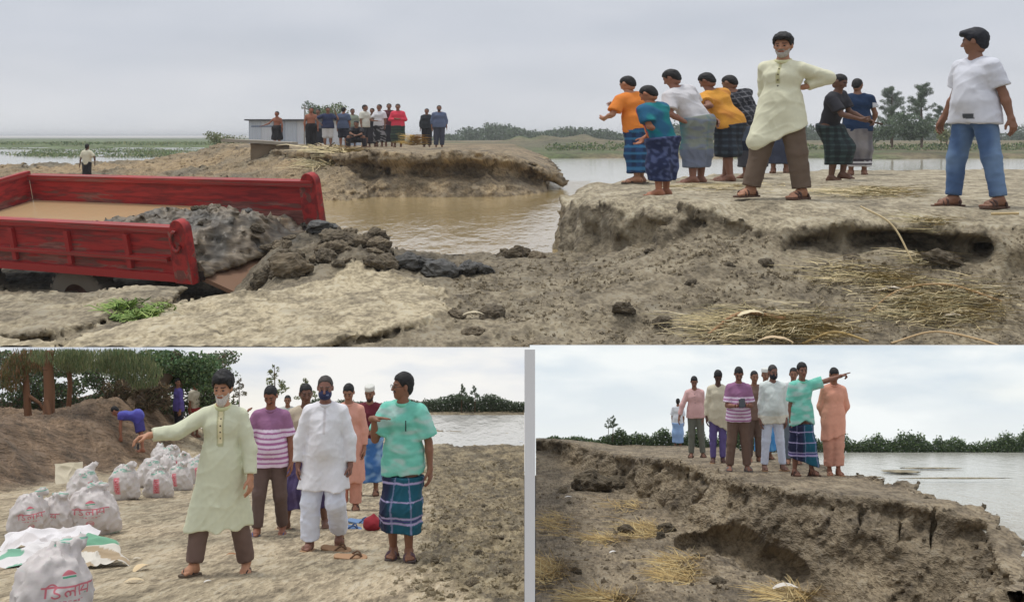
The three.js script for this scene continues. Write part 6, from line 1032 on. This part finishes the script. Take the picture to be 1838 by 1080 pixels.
{ const r = rng(61), bl = []; for (let i = 0; i < 230; i++) { const u = -60 + r() * 470, D = 32.4 + r() * 1.3; bl.push([...lw(u, 630 + r() * 114, D), .08, .05, .05]); }
  tag(mesh('thicket', leaves(46000, 62, bl, .006, DGREEN.concat(GREEN, [C(96, 84, 66), C(112, 92, 70)]), { clip: P => (EYE - P[1]) / -P[2] * F + V0 < LTOP + 1.5 }), M.leaf), 'dark thicket of brush behind the bank trees', 'thicket', null, 'stuff');
  const b5 = []; for (let i = 0; i < 26; i++) { const u = 190 + r() * 110, D = 30.6; b5.push([...lw(u, 690 + r() * 45, D), .03, .03, .03]); } tag(mesh('dry_brush', leaves(2600, 63, b5, .004, [C(132, 112, 84), C(104, 86, 64), C(92, 90, 60)], { aspect: 6 }), M.leaf), 'dry brown brush and roots at the foot of the leaning tree', 'brush', null, 'stuff');
  const b6 = []; for (let u = 560; u < 945; u += 6) { const h = 6 + 9 * clamp(.5 + fbm(u * .02, 1, 1, 3) * 1.8, 0, 1) + (u > 760 ? 5 : 0); b6.push([...lw(u, 738 - h * .7, 33.7), .028, h / F * 9.1 * .9, .03]); }
  tag(mesh('far_wood', leaves(22000, 64, b6, .0036, DGREEN.concat([C(88, 98, 78)]), { dense: 1 }), M.leaf), 'low line of trees beyond the river', 'trees', null, 'stuff');
}
function smallTree(fr, u, v, D, hgt, seed, label, n = 700, cols = DGREEN, lush = 1) { const X = fr.px(u, D), org = fr.w(X, -(v - fr.h0) / F * D, D), t = base('feathery_tree', org), r = rng(seed), bl = []; t.scale.setScalar(fr.s); mesh('trunk', limb([[0, -.2, 0], [.01, hgt * .5, 0], [0, hgt * .95, 0]], hgt * .022, hgt * .006, BARK), M.vc, t); for (let i = 0; i < 12; i++) { const y = hgt * (.4 + .55 * i / 12), L = hgt * .2 * (1.1 - i / 14); bl.push([(r() - .5) * 2 * L, y, (r() - .5) * L, L * .5 * lush, hgt * .05, L * .4]); } mesh('crown', leaves(n, seed, bl, hgt * .013, cols, { aspect: 3 }), M.leaf, t); return tag(t, label, 'tree', 'small distant trees'); }
smallTree(LL, 828, 738, 33.4, .72, 71, 'taller left tree of a pair beyond the river'); smallTree(LL, 852, 738, 33.4, .68, 72, 'taller right tree of a pair beyond the river'); smallTree(LL, 492, 735, 32.5, 1.15, 73, 'thin sparse sapling above the polo shirt man', 380, OLIVE, .9);
smallTree(LL, 548, 738, 32.8, .85, 74, 'bushy pale tree behind the beige shirt man', 900, OLIVE, 1.6); smallTree(LL, 428, 735, 32, .8, 75, 'loose dry tree right of the green kurta man\'s head', 400, [C(120, 104, 84), C(110, 108, 80)], 1);
smallTree(LR, 1100, 780, 38, .58, 76, 'feathery tree standing above the left treeline', 700); smallTree(LR, 1092, 780, 38.2, .5, 77, 'second feathery tree close beside it', 500);
{ const r = rng(91), b = []; for (let u = 985; u < 1985; u += 6) { const basev = lerp(795, 822, sstep(1000, 1850, u)) + 4, h = (9 + 15 * clamp(.45 + fbm(u * .017, 7, 1, 3) * 1.9, 0, 1)) * (u < 1080 ? .55 : 1) * (1 + .45 * sstep(1400, 1600, u)); const D = 38.1, X = LR.px(u, D); b.push([...LR.w(X, -(basev - h * .75 - LR.h0) / F * D, D), .032, h / F * 9.15 * 1.0, .03]); }
  tag(mesh('far_wood', leaves(60000, 92, b, .0042, DGREEN.concat(GREEN), { dense: 1 }), M.leaf), 'green treeline across the flood water', 'trees', null, 'stuff');
  const mudc = C(172, 164, 140); for (const [u, v, w, dpt, label] of [[1618, 846, .32, .6, 'narrow mud spit in the flood water'], [1670, 840, .6, .18, 'thin mud line behind the spit'], [1720, 858, .8, .1, 'long thin mud line in front of the spit'], [1560, 856, .25, .1, 'short mud streak near the pink kurta man']]) { const D = curve([[811, 38.6], [845, 26], [860, 22.5], [900, 18]], v), X = LR.px(u, D), Y = -(v - LR.h0) / F * D, g = new THREE.SphereGeometry(1, 24, 10), q = g.attributes.position; for (let i = 0; i < q.count; i++) { const k = 1 + .5 * nz(q.getX(i) * 2.5, u, q.getZ(i) * 2.5); q.setXYZ(i, q.getX(i) * k * w, q.getY(i) * .014, q.getZ(i) * k * dpt); } g.computeVertexNormals(); soilUV(paint(g, mudc), 1); const m = mesh('mud_spit', g, M.soil); m.position.set(...LR.w(X, Y, D)); m.scale.setScalar(LR.s); m.rotation.x = -Math.atan(LR.k - .022); m.userData = { kind: 'structure', label }; }
}
renderer.render(scene, camera);
